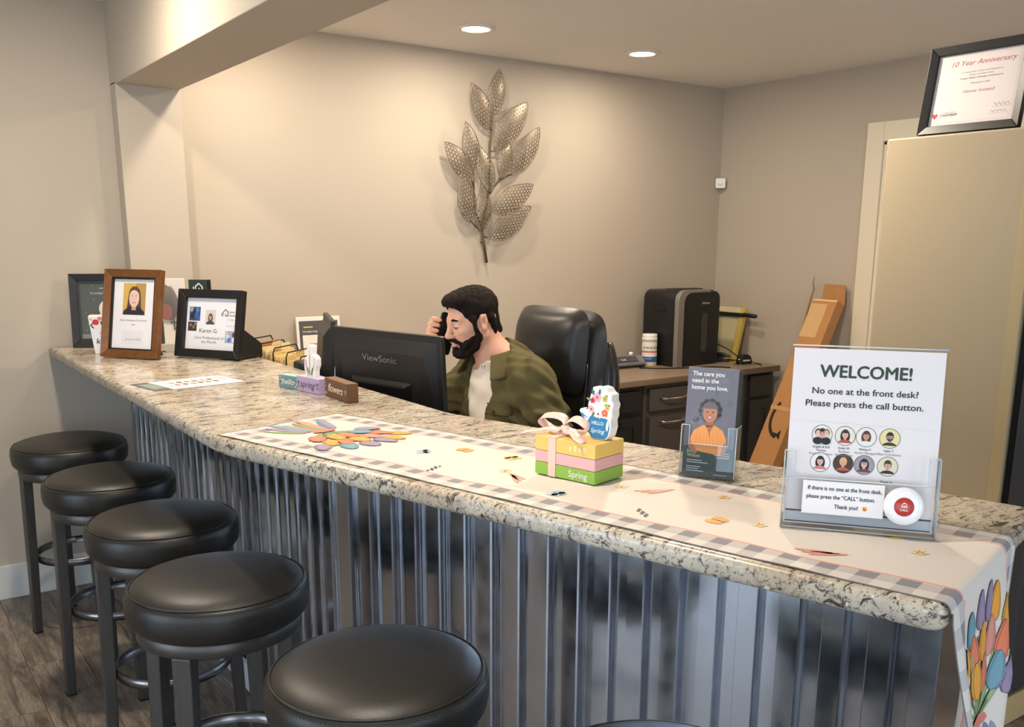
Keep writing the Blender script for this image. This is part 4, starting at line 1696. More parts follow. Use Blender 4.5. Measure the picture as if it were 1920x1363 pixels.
def head_prims(S):
    S.ell(H(-.016, 0, .036), (.098, .076, .084), AX, k=.02)
    S.ell(H(.028, 0, -.035), (.062, .060, .078), AX, k=.03)
    S.ell(H(-.03, 0, -.02), (.07, .066, .06), AX, k=.03)
    for s in (-1, 1):
        S.cap(H(-.005, s * .055, -.055), H(.055, s * .022, -.096), .018, .018, k=.025)
        S.ell(H(.052, s * .043, -.018), (.028, .020, .018), AX, k=.02)
        S.cap(H(.070, s * .040, .022), H(.086, s * .008, .020), .010, .012, k=.014)
        S.ell(H(.094, s * .031, .002), (.016, .018, .0125), AX, op='s', k=.012)
        S.ell(H(.074, s * .031, .001), (.0135, .0145, .0125), AX, k=.004)
        S.cap(H(.082, s * .022, .0045), H(.080, s * .043, .004), .0042, .0035, k=.004)
    S.cap(H(.070, 0, -.102), H(.066, 0, -.098), .018, .02, k=.02)
    S.chain([H(.086, 0, .016), H(.097, 0, -.006), H(.109, 0, -.028)], [.0075, .0085, .011], k=.010)
    S.ell(H(.110, 0, -.031), (.0115, .0125, .0105), AX, k=.008)
    for s in (-1, 1):
        S.ell(H(.099, s * .0125, -.035), (.0105, .0075, .0075), AX, k=.007)
        S.ell(H(.105, s * .006, -.0425), (.004, .0035, .003), AX, op='s', k=.003)
    S.chain([H(.084, .024, -.063), H(.097, .008, -.0575), H(.0975, 0, -.059), H(.097, -.008, -.0575), H(.084, -.024, -.063)], [.0035, .0052, .0050, .0052, .0035], k=.005)
    S.chain([H(.082, .022, -.067), H(.0955, 0, -.0715), H(.082, -.022, -.067)], [.0035, .0068, .0035], k=.005)
    S.chain([H(.094, .020, -.0655), H(.103, 0, -.0655), H(.094, -.020, -.0655)], [.0015, .0018, .0015], op='s', k=.003)
    for s in (-1, 1):                                   # ears
        e = H(-.008, s * .079, -.004)
        ax = np.array((hf * .9 + hl * s * .42, hl * s * .9 - hf * .42, hu))
        ax /= np.linalg.norm(ax, axis=1)[:, None]
        S.ell(e, (.0185, .0065, .031), ax, k=.006)
        S.ell(e + hl * s * .006 + hf * .003, (.0095, .006, .019), ax, op='s', k=.005)
        S.chain([e + hu * .026 + hf * .006, e + hu * .024 - hf * .012, e - hf * .016, e - hu * .022 - hf * .006], [.0035, .0038, .0036, .0034], k=.004)
        S.ell(e - hu * .026 + hf * .003, (.008, .005, .009), AX, k=.005)


NB = np.array((1.170, -1.598, 1.085))                   # base of the neck
LS, RS_ = np.array((1.215, -1.775, 1.045)), np.array((1.215, -1.425, 1.045))
LE, LW = np.array((1.232, -1.862, .835)), np.array((1.010, -1.770, .822))
RE, RWp = np.array((1.035, -1.345, .880)), np.array((.990, -1.462, 1.098))
body = SDF((.80, -2.0, -.01), (1.52, -1.2, 1.40), .0042)
body.sc = HS
head_prims(body)
body.sc = 1.0
body.chain([H(-.035, 0, -.06), NB + (0, 0, .03), NB + (.015, 0, -.03)], [.056, .060, .075], k=.03)
body.ell((1.225, -1.60, .95), (.11, .165, .20), k=.05)
body.ell((1.262, -1.60, .70), (.10, .15, .18), k=.05)
body.ell((1.28, -1.60, .55), (.10, .165, .085), k=.04)
body.cap(LS, RS_, .052, k=.05)
body.chain([LS, LE, LW], [.05, .040, .029], k=.02)
body.chain([RS_, RE, RWp], [.05, .040, .029], k=.02)
for s in (-1, 1):
    hip = (1.285, -1.60 + s * .09, .54)
    kn = (.93, -1.60 + s * .12, .53)
    an = (.96, -1.60 + s * .12, .09)
    body.chain([hip, kn], [.085, .06], k=.04)
    body.chain([kn, an], [.056, .038], k=.02)
    body.chain([an, (.84, -1.60 + s * .13, .035)], [.04, .03], k=.02)
# left hand resting on the desk (palm, four fingers, thumb)
Lp = np.array((.955, -1.748, .806))
body.chain([LW, Lp + (.02, 0, .006)], [.027, .030], k=.015)
body.ell(Lp, (.042, .038, .014), k=.012)
for i, (dy, ln) in enumerate(((-.028, .058), (-.010, .070), (.010, .074), (.028, .066))):
    b_ = Lp + (-.035, dy, .002)
    m_ = b_ + (-ln * .55, dy * .12, .008)
    body.chain([b_, m_, b_ + (-ln, dy * .2, -.008)], [.0092, .0086, .0074], k=.006)
body.chain([Lp + (.01, .032, 0), Lp + (-.02, .052, .002), Lp + (-.048, .058, -.004)], [.012, .0105, .0085], k=.008)
# right hand wrapped round the phone, on the far side of the face
ph_c = H(.070, -.100, -.040)
ph_up = -hf * .56 + hu * .80 - hl * .10
ph_up = ph_up / np.linalg.norm(ph_up)                    # towards the ear
ph_n = np.cross(ph_up, hf * .80 + hu * .56)
ph_n = ph_n / np.linalg.norm(ph_n)
if ph_n @ hl < 0:
    ph_n = -ph_n                                         # towards the cheek
ph_s = np.cross(ph_up, ph_n)                             # across the phone
if ph_s @ hf < 0:
    ph_s = -ph_s                                         # forward edge


def PH(a, b, c):
    """a towards the ear, b forward across, c away from the cheek"""
    return ph_c + ph_up * a + ph_s * b - ph_n * c


body.ell(PH(-.012, -.004, .029), (.043, .040, .017), np.array((ph_up, ph_s, ph_n)), k=.012)
body.chain([RWp, PH(-.045, -.008, .030)], [.028, .027], k=.02)
for i, (a, ln) in enumerate(((.030, .92), (.010, 1.0), (-.010, .97), (-.029, .82))):
    k1 = PH(a, .030, .030)
    k2 = PH(a + .004, .030 + .026 * ln, .026)
    k3 = PH(a + .006, .036 + .026 * ln, .004)
    k4 = PH(a + .006, .030 + .012 * ln, -.0145)
    body.chain([k1, k2, k3, k4], [.0100, .0092, .0086, .0076], k=.005)
body.chain([PH(-.030, -.026, .024), PH(-.006, -.049, .012), PH(.022, -.049, .000)], [.0125, .0105, .0085], k=.008)
body.mesh('body', SKIN, man, PR)

# hair
hs = SDF(Hc - .17, Hc + .17, .003)
hs.sc = HS
hs.ell(H(-.018, 0, .043), (.104, .0815, .086), AX, k=.01)
hs.ell(H(.036, 0, .092), (.062, .062, .030), AX, k=.02)
hs.ell(H(.062, .008, .088), (.032, .047, .023), AX, k=.015)
hs.ell(H(.098, 0, .012), (.062, .086, .066), AX, op='s', k=.008)
hs.ell(H(.05, 0, -.075), (.10, .12, .078), AX, op='s', k=.008)
hs.box(H(-.02, 0, -.160), (.2, .2, .085), AX, op='s', k=.012)
hs.cap(H(-.055, 0, -.03), H(-.070, 0, -.066), .062, .050, k=.02)
hs.box(H(-.02, 0, -.165), (.2, .2, .085), AX, op='s', k=.012)
for s in (-1, 1):
    hs.cap(H(.026, s * .071, .018), H(.024, s * .0705, -.034), .011, .008, k=.01)
    hs.ell(H(.002, s * .088, -.008), (.019, .022, .027), AX, op='s', k=.006)
for s in (-1, 1):
    hs.cap(H(-.046, s * .063, .004), H(-.056, s * .050, -.056), .020, .016, k=.012)
hs.displace(lambda P: .0012 * np.sin(((P - Hc) @ hl) * 420 + 2.6 * np.sin(((P - Hc) @ hf) * 60)) * np.clip(((P - Hc) @ hu) / .05, 0, 1) + .0009 * np.sin(((P - Hc) @ hf) * 260 + ((P - Hc) @ hu) * 130))
hs.mesh('hair', HAIR, man, PR)
# beard and moustache
bs = SDF(Hc - .16, Hc + .16, .003)
bs.sc = HS
for s in (-1, 1):
    bs.chain([H(.022, s * .0695, -.026), H(.018, s * .066, -.056), H(.036, s * .052, -.088), H(.062, s * .030, -.108)], [.008, .0135, .0165, .0175], k=.012)
    bs.chain([H(.040, s * .060, -.056), H(.062, s * .044, -.072), H(.074, s * .028, -.086)], [.010, .014, .014], k=.01)
    bs.chain([H(.104, s * .003, -.048), H(.094, s * .020, -.054), H(.080, s * .031, -.068), H(.074, s * .030, -.086)], [.0055, .0068, .0075, .009], k=.006)
bs.cap(H(.080, -.012, -.106), H(.080, .012, -.106), .021, k=.012)
bs.cap(H(.092, -.006, -.086), H(.092, .006, -.086), .008, k=.008)
bs.cap(H(.060, 0, -.114), H(.020, 0, -.104), .020, .016, k=.015)
bs.chain([H(.086, .020, -.0655), H(.104, 0, -.0655), H(.086, -.020, -.0655)], [.0065, .0085, .0065], op='s', k=.003)
bs.displace(lambda P: .0016 * np.sin(((P - Hc) @ hl) * 330) * np.sin(((P - Hc) @ hu) * 260))
bs.mesh('beard', HAIR, man, PR)
for s in (-1, 1):
    MB().tube([H(.089, s * .012, .0225) - PR, H(.0885, s * .026, .0275) - PR, H(.076, s * .046, .0225) - PR], [.0038, .0046, .0024], 8).build('eyebrow', HAIR, man)
    MB().tube([H(.0868, s * .020, -.001) - PR, H(.0882, s * .031, -.0028) - PR, H(.0835, s * .042, -.0012) - PR], [.0012, .0022, .0012], 8).build('eye', mat('dark_eye', (38, 28, 24), .25), man)

# clothes
ts = SDF((1.02, -1.83, .50), (1.42, -1.37, 1.20), .005)
ts.ell((1.228, -1.60, .93), (.132, .182, .225), k=.05)
ts.ell((1.25, -1.60, .67), (.128, .175, .20), k=.05)
ts.cap(LS + (0, .03, .005), RS_ + (0, -.03, .005), .062, k=.05)
ts.cap(NB + (.005, 0, -.05), NB + (-.003, 0, .012), .085, .070, k=.03)
ts.cap(NB + (-.002, 0, -.01), NB + (-.03, 0, .09), .064, .062, op='s', k=.008)
ts.displace(lambda P: .0035 * np.sin(P[:, 2] * 62 + 16 * P[:, 1]) * np.sin(P[:, 1] * 38 + 1))
ts.mesh('tshirt', SHIRTM, man, PR)
tr2 = SDF((.78, -1.88, .02), (1.50, -1.32, .76), .008)
tr2.ell((1.275, -1.60, .56), (.118, .19, .11), k=.04)
for s in (-1, 1):
    tr2.chain([(1.275, -1.60 + s * .095, .548), (.925, -1.60 + s * .12, .53)], [.105, .082], k=.04)
    tr2.chain([(.925, -1.60 + s * .12, .53), (.955, -1.60 + s * .12, .12)], [.08, .062], k=.03)
tr2.mesh('trousers', JEANS, man, PR)
for s in (-1, 1):
    sho = SDF((.74, -1.60 + s * .13 - .09, -.005), (1.06, -1.60 + s * .13 + .09, .16), .006)
    sho.chain([(.965, -1.60 + s * .125, .055), (.83, -1.60 + s * .135, .042)], [.052, .040], k=.02)
    sho.cap((.955, -1.60 + s * .122, .07), (.957, -1.60 + s * .121, .11), .05, .048, k=.02)
    sho.mesh('shoe', mat('brown_shoe', (62, 46, 36), .5), man, PR)

jk = SDF((.90, -2.02, .50), (1.48, -1.18, 1.22), .005)
jk.ell((1.226, -1.60, .93), (.142, .205, .235), k=.05)
jk.ell((1.245, -1.60, .67), (.138, .200, .19), k=.05)
jk.cap(LS + (0, .02, .012), RS_ + (0, -.02, .012), .074, k=.05)
jk.cap(NB + (.018, 0, -.05), NB + (.012, 0, .015), .10, .078, k=.03)
jk.chain([LS + (.002, -.004, .0), LS * .5 + LE * .5 + (.006, -.008, 0), LE + (.006, -.008, 0)], [.076, .073, .064], k=.03)
jk.chain([LE + (.004, -.006, 0), LW + (.02, 0, .004)], [.063, .050], k=.02)
jk.chain([RS_, RE], [.076, .064], k=.03)
jk.chain([RE, RWp + (0, .01, -.035)], [.062, .050], k=.02)


def folds(P):
    z, y, x = P[:, 2], P[:, 1], P[:, 0]
    arm = np.clip((-1.735 - y) / .05, 0, 1)
    d = arm * (.0115 * np.sin((z + .55 * x + .03 * np.sin(y * 40)) * 74) * np.clip((1.0 - z) / .1, .25, 1))
    tor = np.clip((y + 1.76) / .06, 0, 1)
    d += tor * .0055 * np.sin(z * 46 + y * 30 + 2 * np.sin(x * 25)) + .0035 * np.sin(z * 95 - y * 70 + 3 * np.sin(z * 21))
    d += .0022 * np.sin(x * 130 + z * 90 + y * 60)
    return d


jk.displace(folds)
# open front and neck
jk.box((1.06, -1.585, .80), (.118, .062, .34), op='s', k=.012)
jk.box((1.09, -1.588, 1.06), (.09, .080, .10), op='s', k=.02)
jk.cap(NB + (.0, 0, .0), NB + (-.05, 0, .14), .072, .075, op='s', k=.01)
jko = jk.mesh('jacket', OLIVE, man, PR)
# collar: folded band round the neck, open at the front
cb_ = MB()
vs, fs = [], []
nc = 22
for i in range(nc + 1):
    a = math.radians(-128 + 256 * i / nc)               # 0 = back of the neck
    ca, sa = math.cos(a), math.sin(a)
    fr_ = (1 - ca) / 2                                   # 0 back .. 1 front
    cx_, cy_, cz_ = NB[0] + .006 - .020 * fr_, NB[1], NB[2]
    for (r, dz) in ((.080, -.004), (.080, .078 - .040 * fr_), (.087, .085 - .043 * fr_), (.112, .046 - .045 * fr_), (.130 + .016 * fr_, .016 - .060 * fr_), (.124 + .016 * fr_, .008 - .060 * fr_)):
        vs.append((cx_ + r * ca * .95 - PR[0], cy_ - r * sa * 1.0 - PR[1], cz_ + dz - PR[2]))
m6 = 6
for i in range(nc):
    for j in range(m6 - 1):
        fs.append((i * m6 + j, (i + 1) * m6 + j, (i + 1) * m6 + j + 1, i * m6 + j + 1))
cb_.add(vs, fs, True)
cb_.build('collar', OLIVE, jko, solid=.004, subsurf=1)
# chest pocket with flap, shoulder seam, button
SEAM = mat('olive_seam', (70, 62, 34), .8)


def on_jacket(y, z):
    """front surface of the jacket at height z"""
    iy = int(round((y - jk.lo[1]) / jk.res))
    iz = int(round((z - jk.lo[2]) / jk.res))
    col = jk.g[:, iy, iz]
    i = int(np.argmax(col < 0))
    return float(jk.lo[0] + jk.res * i)


def patch(y0, y1, z0, z1, lift, n=8):
    vs = []
    for j in range(n + 1):
        for i in range(n + 1):
            y = y0 + (y1 - y0) * i / n
            z = z0 + (z1 - z0) * j / n
            vs.append((on_jacket(y, z) - lift - PR[0], y - PR[1], z))
    fs = [(j * (n + 1) + i, j * (n + 1) + i + 1, (j + 1) * (n + 1) + i + 1, (j + 1) * (n + 1) + i) for j in range(n) for i in range(n)]
    return MB().add(vs, fs, True)


patch(-1.755, -1.668, .845, .955, .004).build('chest_pocket', OLIVE, jko, solid=.003)
patch(-1.758, -1.665, .928, .968, .009).build('pocket_flap', OLIVE, jko, solid=.003)
MB().lathe([(0, .003), (.006, .002), (.0065, 0)], 12, T=Matrix.Translation((on_jacket(-1.711, .940) - .013 - PR[0], -1.711 - PR[1], .940)) @ Matrix.Rotation(math.radians(-90), 4, 'Y')).build('button', mat('bronze_button', (74, 60, 40), .4, .6), jko)
# phone in the hand
phone = thing('mobile_phone', 'black mobile phone held against the cheek of the man', 'phone')
frame_empty(phone, ph_s, ph_up, np.cross(ph_s, ph_up), ph_c)
MB().prism(rrect(.070, .146, .010, 5), -.004, .004).build('case', BLK, phone, bevel=.0015)
zs = 1 if np.cross(ph_s, ph_up) @ ph_n > 0 else -1
MB().prism(rrect(.064, .138, .008, 5), zs * .0041, zs * .0046).build('screen', MONG, phone)

sm_pts = [(on_jacket(-1.665, z) - .002 - PR[0], -1.665 - PR[1], z) for z in [.62 + .42 * i / 14 for i in range(15)]]
MB().tube(sm_pts, .0022, 6).build('placket_seam', SEAM, jko)


def top_jacket(x, y):
    ix = int(round((x - jk.lo[0]) / jk.res))
    iy = int(round((y - jk.lo[1]) / jk.res))
    col = jk.g[ix, iy, :][::-1]
    i = int(np.argmax(col < 0))
    return float(jk.lo[2] + jk.res * (jk.g.shape[2] - 1 - i))


sm_pts = [(x - PR[0], -1.768 - PR[1], top_jacket(x, -1.768) + .001) for x in [1.155 + .13 * i / 12 for i in range(13)]]
MB().tube(sm_pts, .0028, 6).build('shoulder_seam', SEAM, jko)

# ================================================================ things on the granite
Z = CT + .0006

# ---------------------------------------------------------------- framed prints at the wall end
mf, pr = photo_frame('memorial_picture', 'black framed memorial portrait leaning on the back wall', .245, .305, .030, BF, (.170, -.125, Z), (.93, -.37), .13, stand=False, inner=pm((46, 50, 56)))
pr.rect(-.094, .028, .094, .277, (74, 80, 76), 0)
for k in range(26):
    pr.poly(ell(random.uniform(-.085, .085), random.uniform(.06, .26), .004, .004, 6), (104, 112, 106), 1)
pr.text('In Loving Memory', .0, .222, .008, (206, 206, 200), .0, width=.085, layer=2)
pr.rect(-.008, .245, .008, .2475, (206, 206, 200), 2)
pr.poly(ell(.028, .115, .05, .04), (196, 164, 118), 2)
pr.poly(ell(.028, .160, .042, .040, 16), (214, 210, 204), 3)
pr.poly(ell(.028, .150, .026, .034, 16), (206, 150, 138), 4)
for s in (-1, 1):
    pr.poly(ell(.028 + s * .010, .155, .004, .0022, 8), (70, 50, 48), 5)
pr.poly(ell(.028, .134, .010, .003, 8), (168, 86, 86), 5)
for k in range(7):
    pr.rect(-.085, .052 - k * .0035, -.03 + .006 * (k % 3), .0532 - k * .0035, (180, 184, 178), 2)
pr.build('printed_portrait', mf)

cupo = thing('square_cup', 'white tapered cup with red flowers and black script beside the brown frame', 'cup', (.118, -.345, Z), math.radians(-14))
cw = [(.032, 0), (.047, .15)]
vs = []
for hw, z in ((.030, 0), (.044, .15), (.041, .15), (.028, .006)):
    vs += [(-hw, -hw, z), (hw, -hw, z), (hw, hw, z), (-hw, hw, z)]
fsx = [(3, 2, 1, 0), (12, 13, 14, 15)]
for l in range(3):
    for i in range(4):
        j = (i + 1) % 4
        fsx.append((l * 4 + i, l * 4 + j, l * 4 + 4 + j, l * 4 + 4 + i))
MB().add(vs, fsx).build('body', mat('white_ceramic', (228, 228, 232), .3), cupo, bevel=.003)
q = Print(lambda u, v, h: (u, -.030 - .014 * v / .15 - h, v))
for (u_, v_, r_, c_) in ((-.018, .127, .013, (196, 58, 70)), (-.002, .141, .009, (222, 130, 120)), (.016, .136, .011, (206, 84, 84)), (-.034, .139, .006, (232, 176, 140)), (.03, .13, .008, (226, 160, 150))):
    q.poly(ell(u_, v_, r_, r_ * .9, 9), c_, 1)
for (u_, v_, a_) in ((-.033, .118, .8), (-.03, .108, 2.2), (.002, .124, 1.6), (.02, .118, .5)):
    q.poly(ell(u_, v_, .008, .003, 8, a_), (70, 84, 72), 0)
q.text('ch', .006, .078, .018, (222, 132, 116), .0, .3, layer=2)
q.text('kin', -.004, .042, .021, (30, 28, 30), .012, .2, layer=2)
q.build('printed_design', cupo)

BROWN = mat('bronze_wood_frame', (128, 82, 42), .32, .35, vary=(40, .35, (1, 1, 1)))
bfm, pr = photo_frame('brown_frame', 'bronze-brown wooden frame with a portrait on white paper', .262, .338, .030, BROWN, (.172, -.578, Z), (.165, -.222), .20, inner=BLKM, depth=.026)
pr.rect(-.098, .033, .098, .305, (228, 224, 226), 0)
pr.rect(-.052, .166, .052, .288, (206, 166, 84), 1)
pr.rect(.006, .166, .052, .288, (176, 140, 74), 2)
pr.k = 3
pr.poly([(-.022, .262), (-.012, .274), (.010, .275), (.024, .262), (.030, .236), (.032, .205), (.036, .184), (.016, .186), (-.014, .186), (-.034, .184), (-.030, .21), (-.028, .236)], (84, 56, 44), 3)
pr.poly([(-.05, .166), (.05, .166), (.048, .180), (.024, .196), (-.022, .197), (-.046, .182)], (38, 32, 40), 4)
pr.poly([(-.010, .184), (.010, .184), (.011, .21), (-.011, .21)], (198, 150, 130), 5)
pr.poly(ell(0, .230, .0235, .0345, 20), (224, 188, 170), 6)
pr.poly([(-.0245, .236), (-.020, .254), (-.004, .2615), (.008, .259), (.022, .250), (.0255, .232), (.027, .252), (.014, .270), (-.012, .270), (-.025, .254)], (92, 62, 48), 7)
for s_ in (-1, 1):
    pr.poly(ell(s_ * .0095, .2345, .0042, .0021, 10), (240, 234, 230), 8)
    pr.poly(ell(s_ * .0095, .2345, .0021, .0021, 8), (52, 40, 36), 9)
    pr.line([(s_ * .005, .2405), (s_ * .015, .241)], .0014, (96, 66, 52), 9)
pr.line([(.0015, .233), (-.0028, .2235), (.0015, .2228)], .0013, (192, 146, 130), 9)
pr.line([(-.010, .2150), (-.004, .2118), (.004, .2118), (.010, .2150)], .0026, (196, 92, 96), 9)
pr.k = 3
pr.text('Adeon Employee of the Month', 0, .142, .0062, (60, 58, 62), .012, width=.125, layer=1)
pr.text('Angel', 0, .126, .0055, (60, 58, 62), .012, layer=1)
pr.rect(-.05, .052, .05, .105, (222, 217, 218), 1)
pr.text('January 2026', .002, .068, .0085, (120, 130, 186), .0, .35, width=.074, layer=2)
pr.build('printed_portrait', bfm)

kf, pr = photo_frame('black_frame', 'wide black frame with care professional notice on the granite', .305, .262, .032, BF, (.42, -.742, Z), (.169, -.264), .20, depth=.028, wedge=True)
pr.rect(-.122, .031, .122, .231, (226, 226, 230), 0)
pr.rect(-.108, .142, -.056, .196, (50, 66, 100), 1)
for (u_, v_, c_) in ((-.098, .186, (150, 160, 176)), (-.086, .178, (40, 36, 40)), (-.074, .166, (52, 92, 170)), (-.07, .184, (70, 120, 190)), (-.094, .16, (30, 28, 34)), (-.064, .152, (56, 90, 160))):
    pr.poly(ell(u_, v_, .009, .011, 8), c_, 2)
pr.rect(-.112, .102, -.07, .138, (60, 46, 44), 1)
for (u_, v_) in ((-.1, .125), (-.085, .118), (-.077, .13)):
    pr.poly(ell(u_, v_, .005, .007, 8), (150, 116, 100), 2)
pr.k = 1
pr.portrait(-.006, .158, .048, .056, (206, 200, 198), (92, 62, 48), (206, 158, 138), (70, 60, 62), True, glasses=True)
pr.text('Karen G.', -.012, .098, .0150, (34, 34, 38), .010, width=.088, layer=1)
pr.text('Care Professional of', -.008, .073, .0105, (60, 60, 66), .004, width=.14, layer=1)
pr.text('the Month', -.008, .057, .0105, (60, 60, 66), .004, width=.072, layer=1)
pr.line([(.052, .165), (.052, .179), (.064, .190), (.075, .179), (.075, .165), (.064, .165), (.064, .174)], .0034, (40, 40, 44), 1)
pr.line([(.046, .163), (.046, .178)], .003, (40, 40, 44), 1)
pr.text('home', .080, .177, .0082, (50, 50, 54), .02, align='l', layer=1)
pr.text('instead', .080, .164, .0082, (50, 50, 54), .02, align='l', width=.040, layer=1)
pr.text('574.294.1479', .098, .148, .0052, (110, 110, 116), .005, width=.045, layer=1)
pr.text('February 2026', .096, .124, .0055, (150, 156, 190), .005, width=.05, layer=1)
pr.rect(.068, .062, .118, .108, (150, 168, 196), 1)
for (u_, v_, c_) in ((.082, .084, (206, 216, 230)), (.088, .074, (90, 120, 176)), (.108, .094, (120, 60, 50)), (.074, .096, (210, 190, 180)), (.11, .074, (236, 240, 244))):
    pr.poly(ell(u_, v_, .008, .010, 9), c_, 2)
pr.build('printed_notice', kf)
# ---------------------------------------------------------------- white plaque with ornament, logo stand
wp = thing('memorial_plaque', 'white plaque with silver ornament and small cross behind the frames', 'plaque', (.385, -.275, Z), math.radians(-26))
MB().b2((-.088, -.006, 0), (.088, .006, .288)).build('board', mat('plaque_white', (232, 224, 216), .5), wp, bevel=.002)
SVM = mat('silver_ornament', (176, 172, 168), .25, .9)
MB().prism([(.02 + .042 * math.cos(a) * (1 - .25 * math.sin(a)), .19 + .075 * math.sin(a)) for a in [2 * math.pi * i / 24 for i in range(24)]], -.018, -.007, T=XZ, smooth=True).build('silver_leaf', SVM, wp, bevel=.004)
MB().prism([(.01 + .026 * math.cos(a), .15 + .034 * math.sin(a)) for a in [2 * math.pi * i / 16 for i in range(16)]], -.021, -.0185, T=XZ).build('photo_inset', pm((150, 104, 96)), wp)
crs = MB().b2((.0345, -.013, .075), (.0405, -.007, .128)).b2((.022, -.0125, .103), (.054, -.0075, .109))
crs.build('cross', SVM, wp)
ls = thing('logo_stand', 'clear acrylic stand holding a dark green card with a white house logo', 'sign holder', (.532, -.297, Z), math.radians(-26))
ACR = clear_mat('clear_acrylic', (.985, .992, .992), .6)
MB().b2((-.05, -.003, 0), (.05, .0, .283)).build('acrylic_back', ACR, ls)
MB().b2((-.05, -.05, 0), (.05, -.003, .003)).build('acrylic_foot', ACR, ls)
MB().b2((-.045, .0004, .15), (.045, .0016, .281)).build('dark_card', pm((30, 40, 38)), ls)
MB().b2((-.045, -.0045, .15), (.030, -.0032, .281)).build('green_card', pm((36, 54, 48)), ls)
q = Print(lambda u, v, h: (u, -.0045 - h, v))
q.line([(-.018, .235), (-.018, .252), (-.004, .266), (.010, .252), (.010, .235), (-.003, .235), (-.003, .246)], .0048, (238, 240, 238), 0)
q.line([(-.026, .232), (-.026, .252)], .0042, (238, 240, 238), 0)
q.build('printed_logo', ls)
cdh = thing('card_holder', 'small clear card holder on a metal stem behind the brown frame', 'card holder', (.345, -.42, Z))
MB().b2((-.04, -.025, 0), (.04, .02, .004)).build('base', ACR, cdh)
MB().b2((-.04, .012, .004), (.04, .016, .035)).build('back', ACR, cdh)
MB().b2((-.038, -.008, .004), (.038, .010, .03)).build('card_stack', pm((214, 206, 196)), cdh)
MB().b2((-.012, .022, 0), (.0, .034, .12)).build('metal_stem', mat('brushed_stem', (120, 118, 116), .35, 1), cdh)

# ---------------------------------------------------------------- price card lying flat
ca4 = [Vector((.009, -1.28, 0)), Vector((.033, -1.46, 0)), Vector((.326, -1.405, 0)), Vector((.294, -1.196, 0))]
pcx = thing('info_card', 'white information card with dark green end lying flat on the granite', 'card', (.165, -1.335, Z))
e_u = (ca4[2] - ca4[1]).normalized()
e_v = Vector((-e_u.y, e_u.x, 0))


def CF(u, v, h):
    p = e_u * u + e_v * v
    return (p.x, p.y, h)


MB().add([CF(u, v, 0) for u, v in ((-.15, -.092), (.15, -.092), (.15, .092), (-.15, .092))] + [CF(u, v, .0008) for u, v in ((-.15, -.092), (.15, -.092), (.15, .092), (-.15, .092))],
         [(3, 2, 1, 0), (4, 5, 6, 7), (0, 1, 5, 4), (1, 2, 6, 5), (2, 3, 7, 6), (3, 0, 4, 7)]).build('sheet', pm((232, 226, 220)), pcx)
q = Print(lambda u, v, h: CF(u, v, .0008 + h))
q.rect(-.15, -.092, -.095, .092, (78, 92, 82), 0)
for k in range(4):
    q.rect(-.138 + .010 * k, -.06, -.134 + .010 * k, .06, (190, 200, 192), 1)
for k in range(12):
    i, j = k % 6, k // 6
    q.poly(ell(-.045 + .026 * i, .028 - .045 * j, .009, .013, 10), ((206, 146, 110), (70, 66, 64), (180, 110, 70), (96, 88, 84))[k % 4], 1)
    q.rect(-.052 + .026 * i, .006 - .045 * j, -.038 + .026 * i, .009 - .045 * j, (120, 116, 114), 1)
for k in range(3):
    q.rect(.115, .05 - .028 * k, .135, .056 - .028 * k, (110, 108, 104), 1)
q.rect(-.085, -.03, -.06, -.025, (150, 140, 134), 1)
q.build('printed_card', pcx)


# ---------------------------------------------------------------- hello / spring / flowers blocks
def word_block(label, p0, p1, h, d, rgb, top, word, wc, deco, name='word_block', shear=.35):
    p0, p1 = Vector((*p0, Z)), Vector((*p1, Z))
    Xv = (p1 - p0).normalized()
    Yv = Vector((-Xv.y, Xv.x, 0))
    t = frame_empty(thing(name, label, 'decor block', group='spring word blocks on the granite'), Xv, Yv, (0, 0, 1), (p0 + p1) / 2)
    w = (p1 - p0).length
    MB().b2((-w / 2 + .0005, 0, 0), (w / 2 - .0005, d, h)).build('block', pm(rgb, .6), t, bevel=.0015)
    if top:
        MB().b2((-w / 2 + .001, .001, h), (w / 2 - .001, d - .001, h + .0008)).build('top_paint', pm(top, .6), t)
    q = Print(lambda u, v, hh: (u, -hh, v))
    rn = random.Random(word)
    for k in range(7):
        for sx in (-1, 1):
            q.poly(ell(sx * (w / 2 - rn.uniform(.004, .018)), rn.uniform(.006, h - .006), rn.uniform(.003, .006), rn.uniform(.002, .003), 8, rn.uniform(0, 3)), deco[k % len(deco)], 0)
    q.text(word, 0, h * .34, h * .42, wc, .012, shear, width=w * .66, layer=1)
    q.build('painted_word', t)
    return t, w


word_block('teal wooden block painted with the word hello', (.377, -1.567), (.401, -1.662), .040, .034, (112, 146, 152), (160, 196, 178), 'hello', (236, 240, 240), [(200, 216, 214), (84, 110, 116)])
sb, w_ = word_block('lavender wooden block painted with the word spring, tulips on top', (.397, -1.664), (.418, -1.786), .046, .045, (180, 160, 196), (206, 190, 216), 'spring', (92, 84, 100), [(150, 130, 160), (96, 100, 96)])
word_block('brown wooden block painted with the word flowers', (.431, -1.797), (.424, -1.965), .054, .036, (106, 74, 48), (122, 88, 60), 'flowers', (240, 226, 200), [(206, 150, 160), (226, 190, 190), (90, 110, 70)])
tul = MB()
tp = [(-.028, .046), (-.034, .07), (-.036, .092), (-.028, .104), (-.018, .1), (-.02, .122), (-.012, .142), (.0, .146), (.010, .138), (.012, .116), (.024, .114), (.034, .104), (.033, .084), (.024, .068), (.022, .046)]
tul.prism(tp, .012, .030, T=XZ)
tl = tul.build('tulip_cutout', pm((236, 232, 228)), sb, bevel=.002)
q = Print(lambda u, v, hh: (u, .012 - hh, v))
for (u0, v0, u1, v1) in ((-.004, .05, -.002, .118), (-.012, .05, -.026, .086), (.006, .05, .022, .09)):
    q.line([(u0, v0), (u1, v1)], .003, (104, 118, 80), 0)
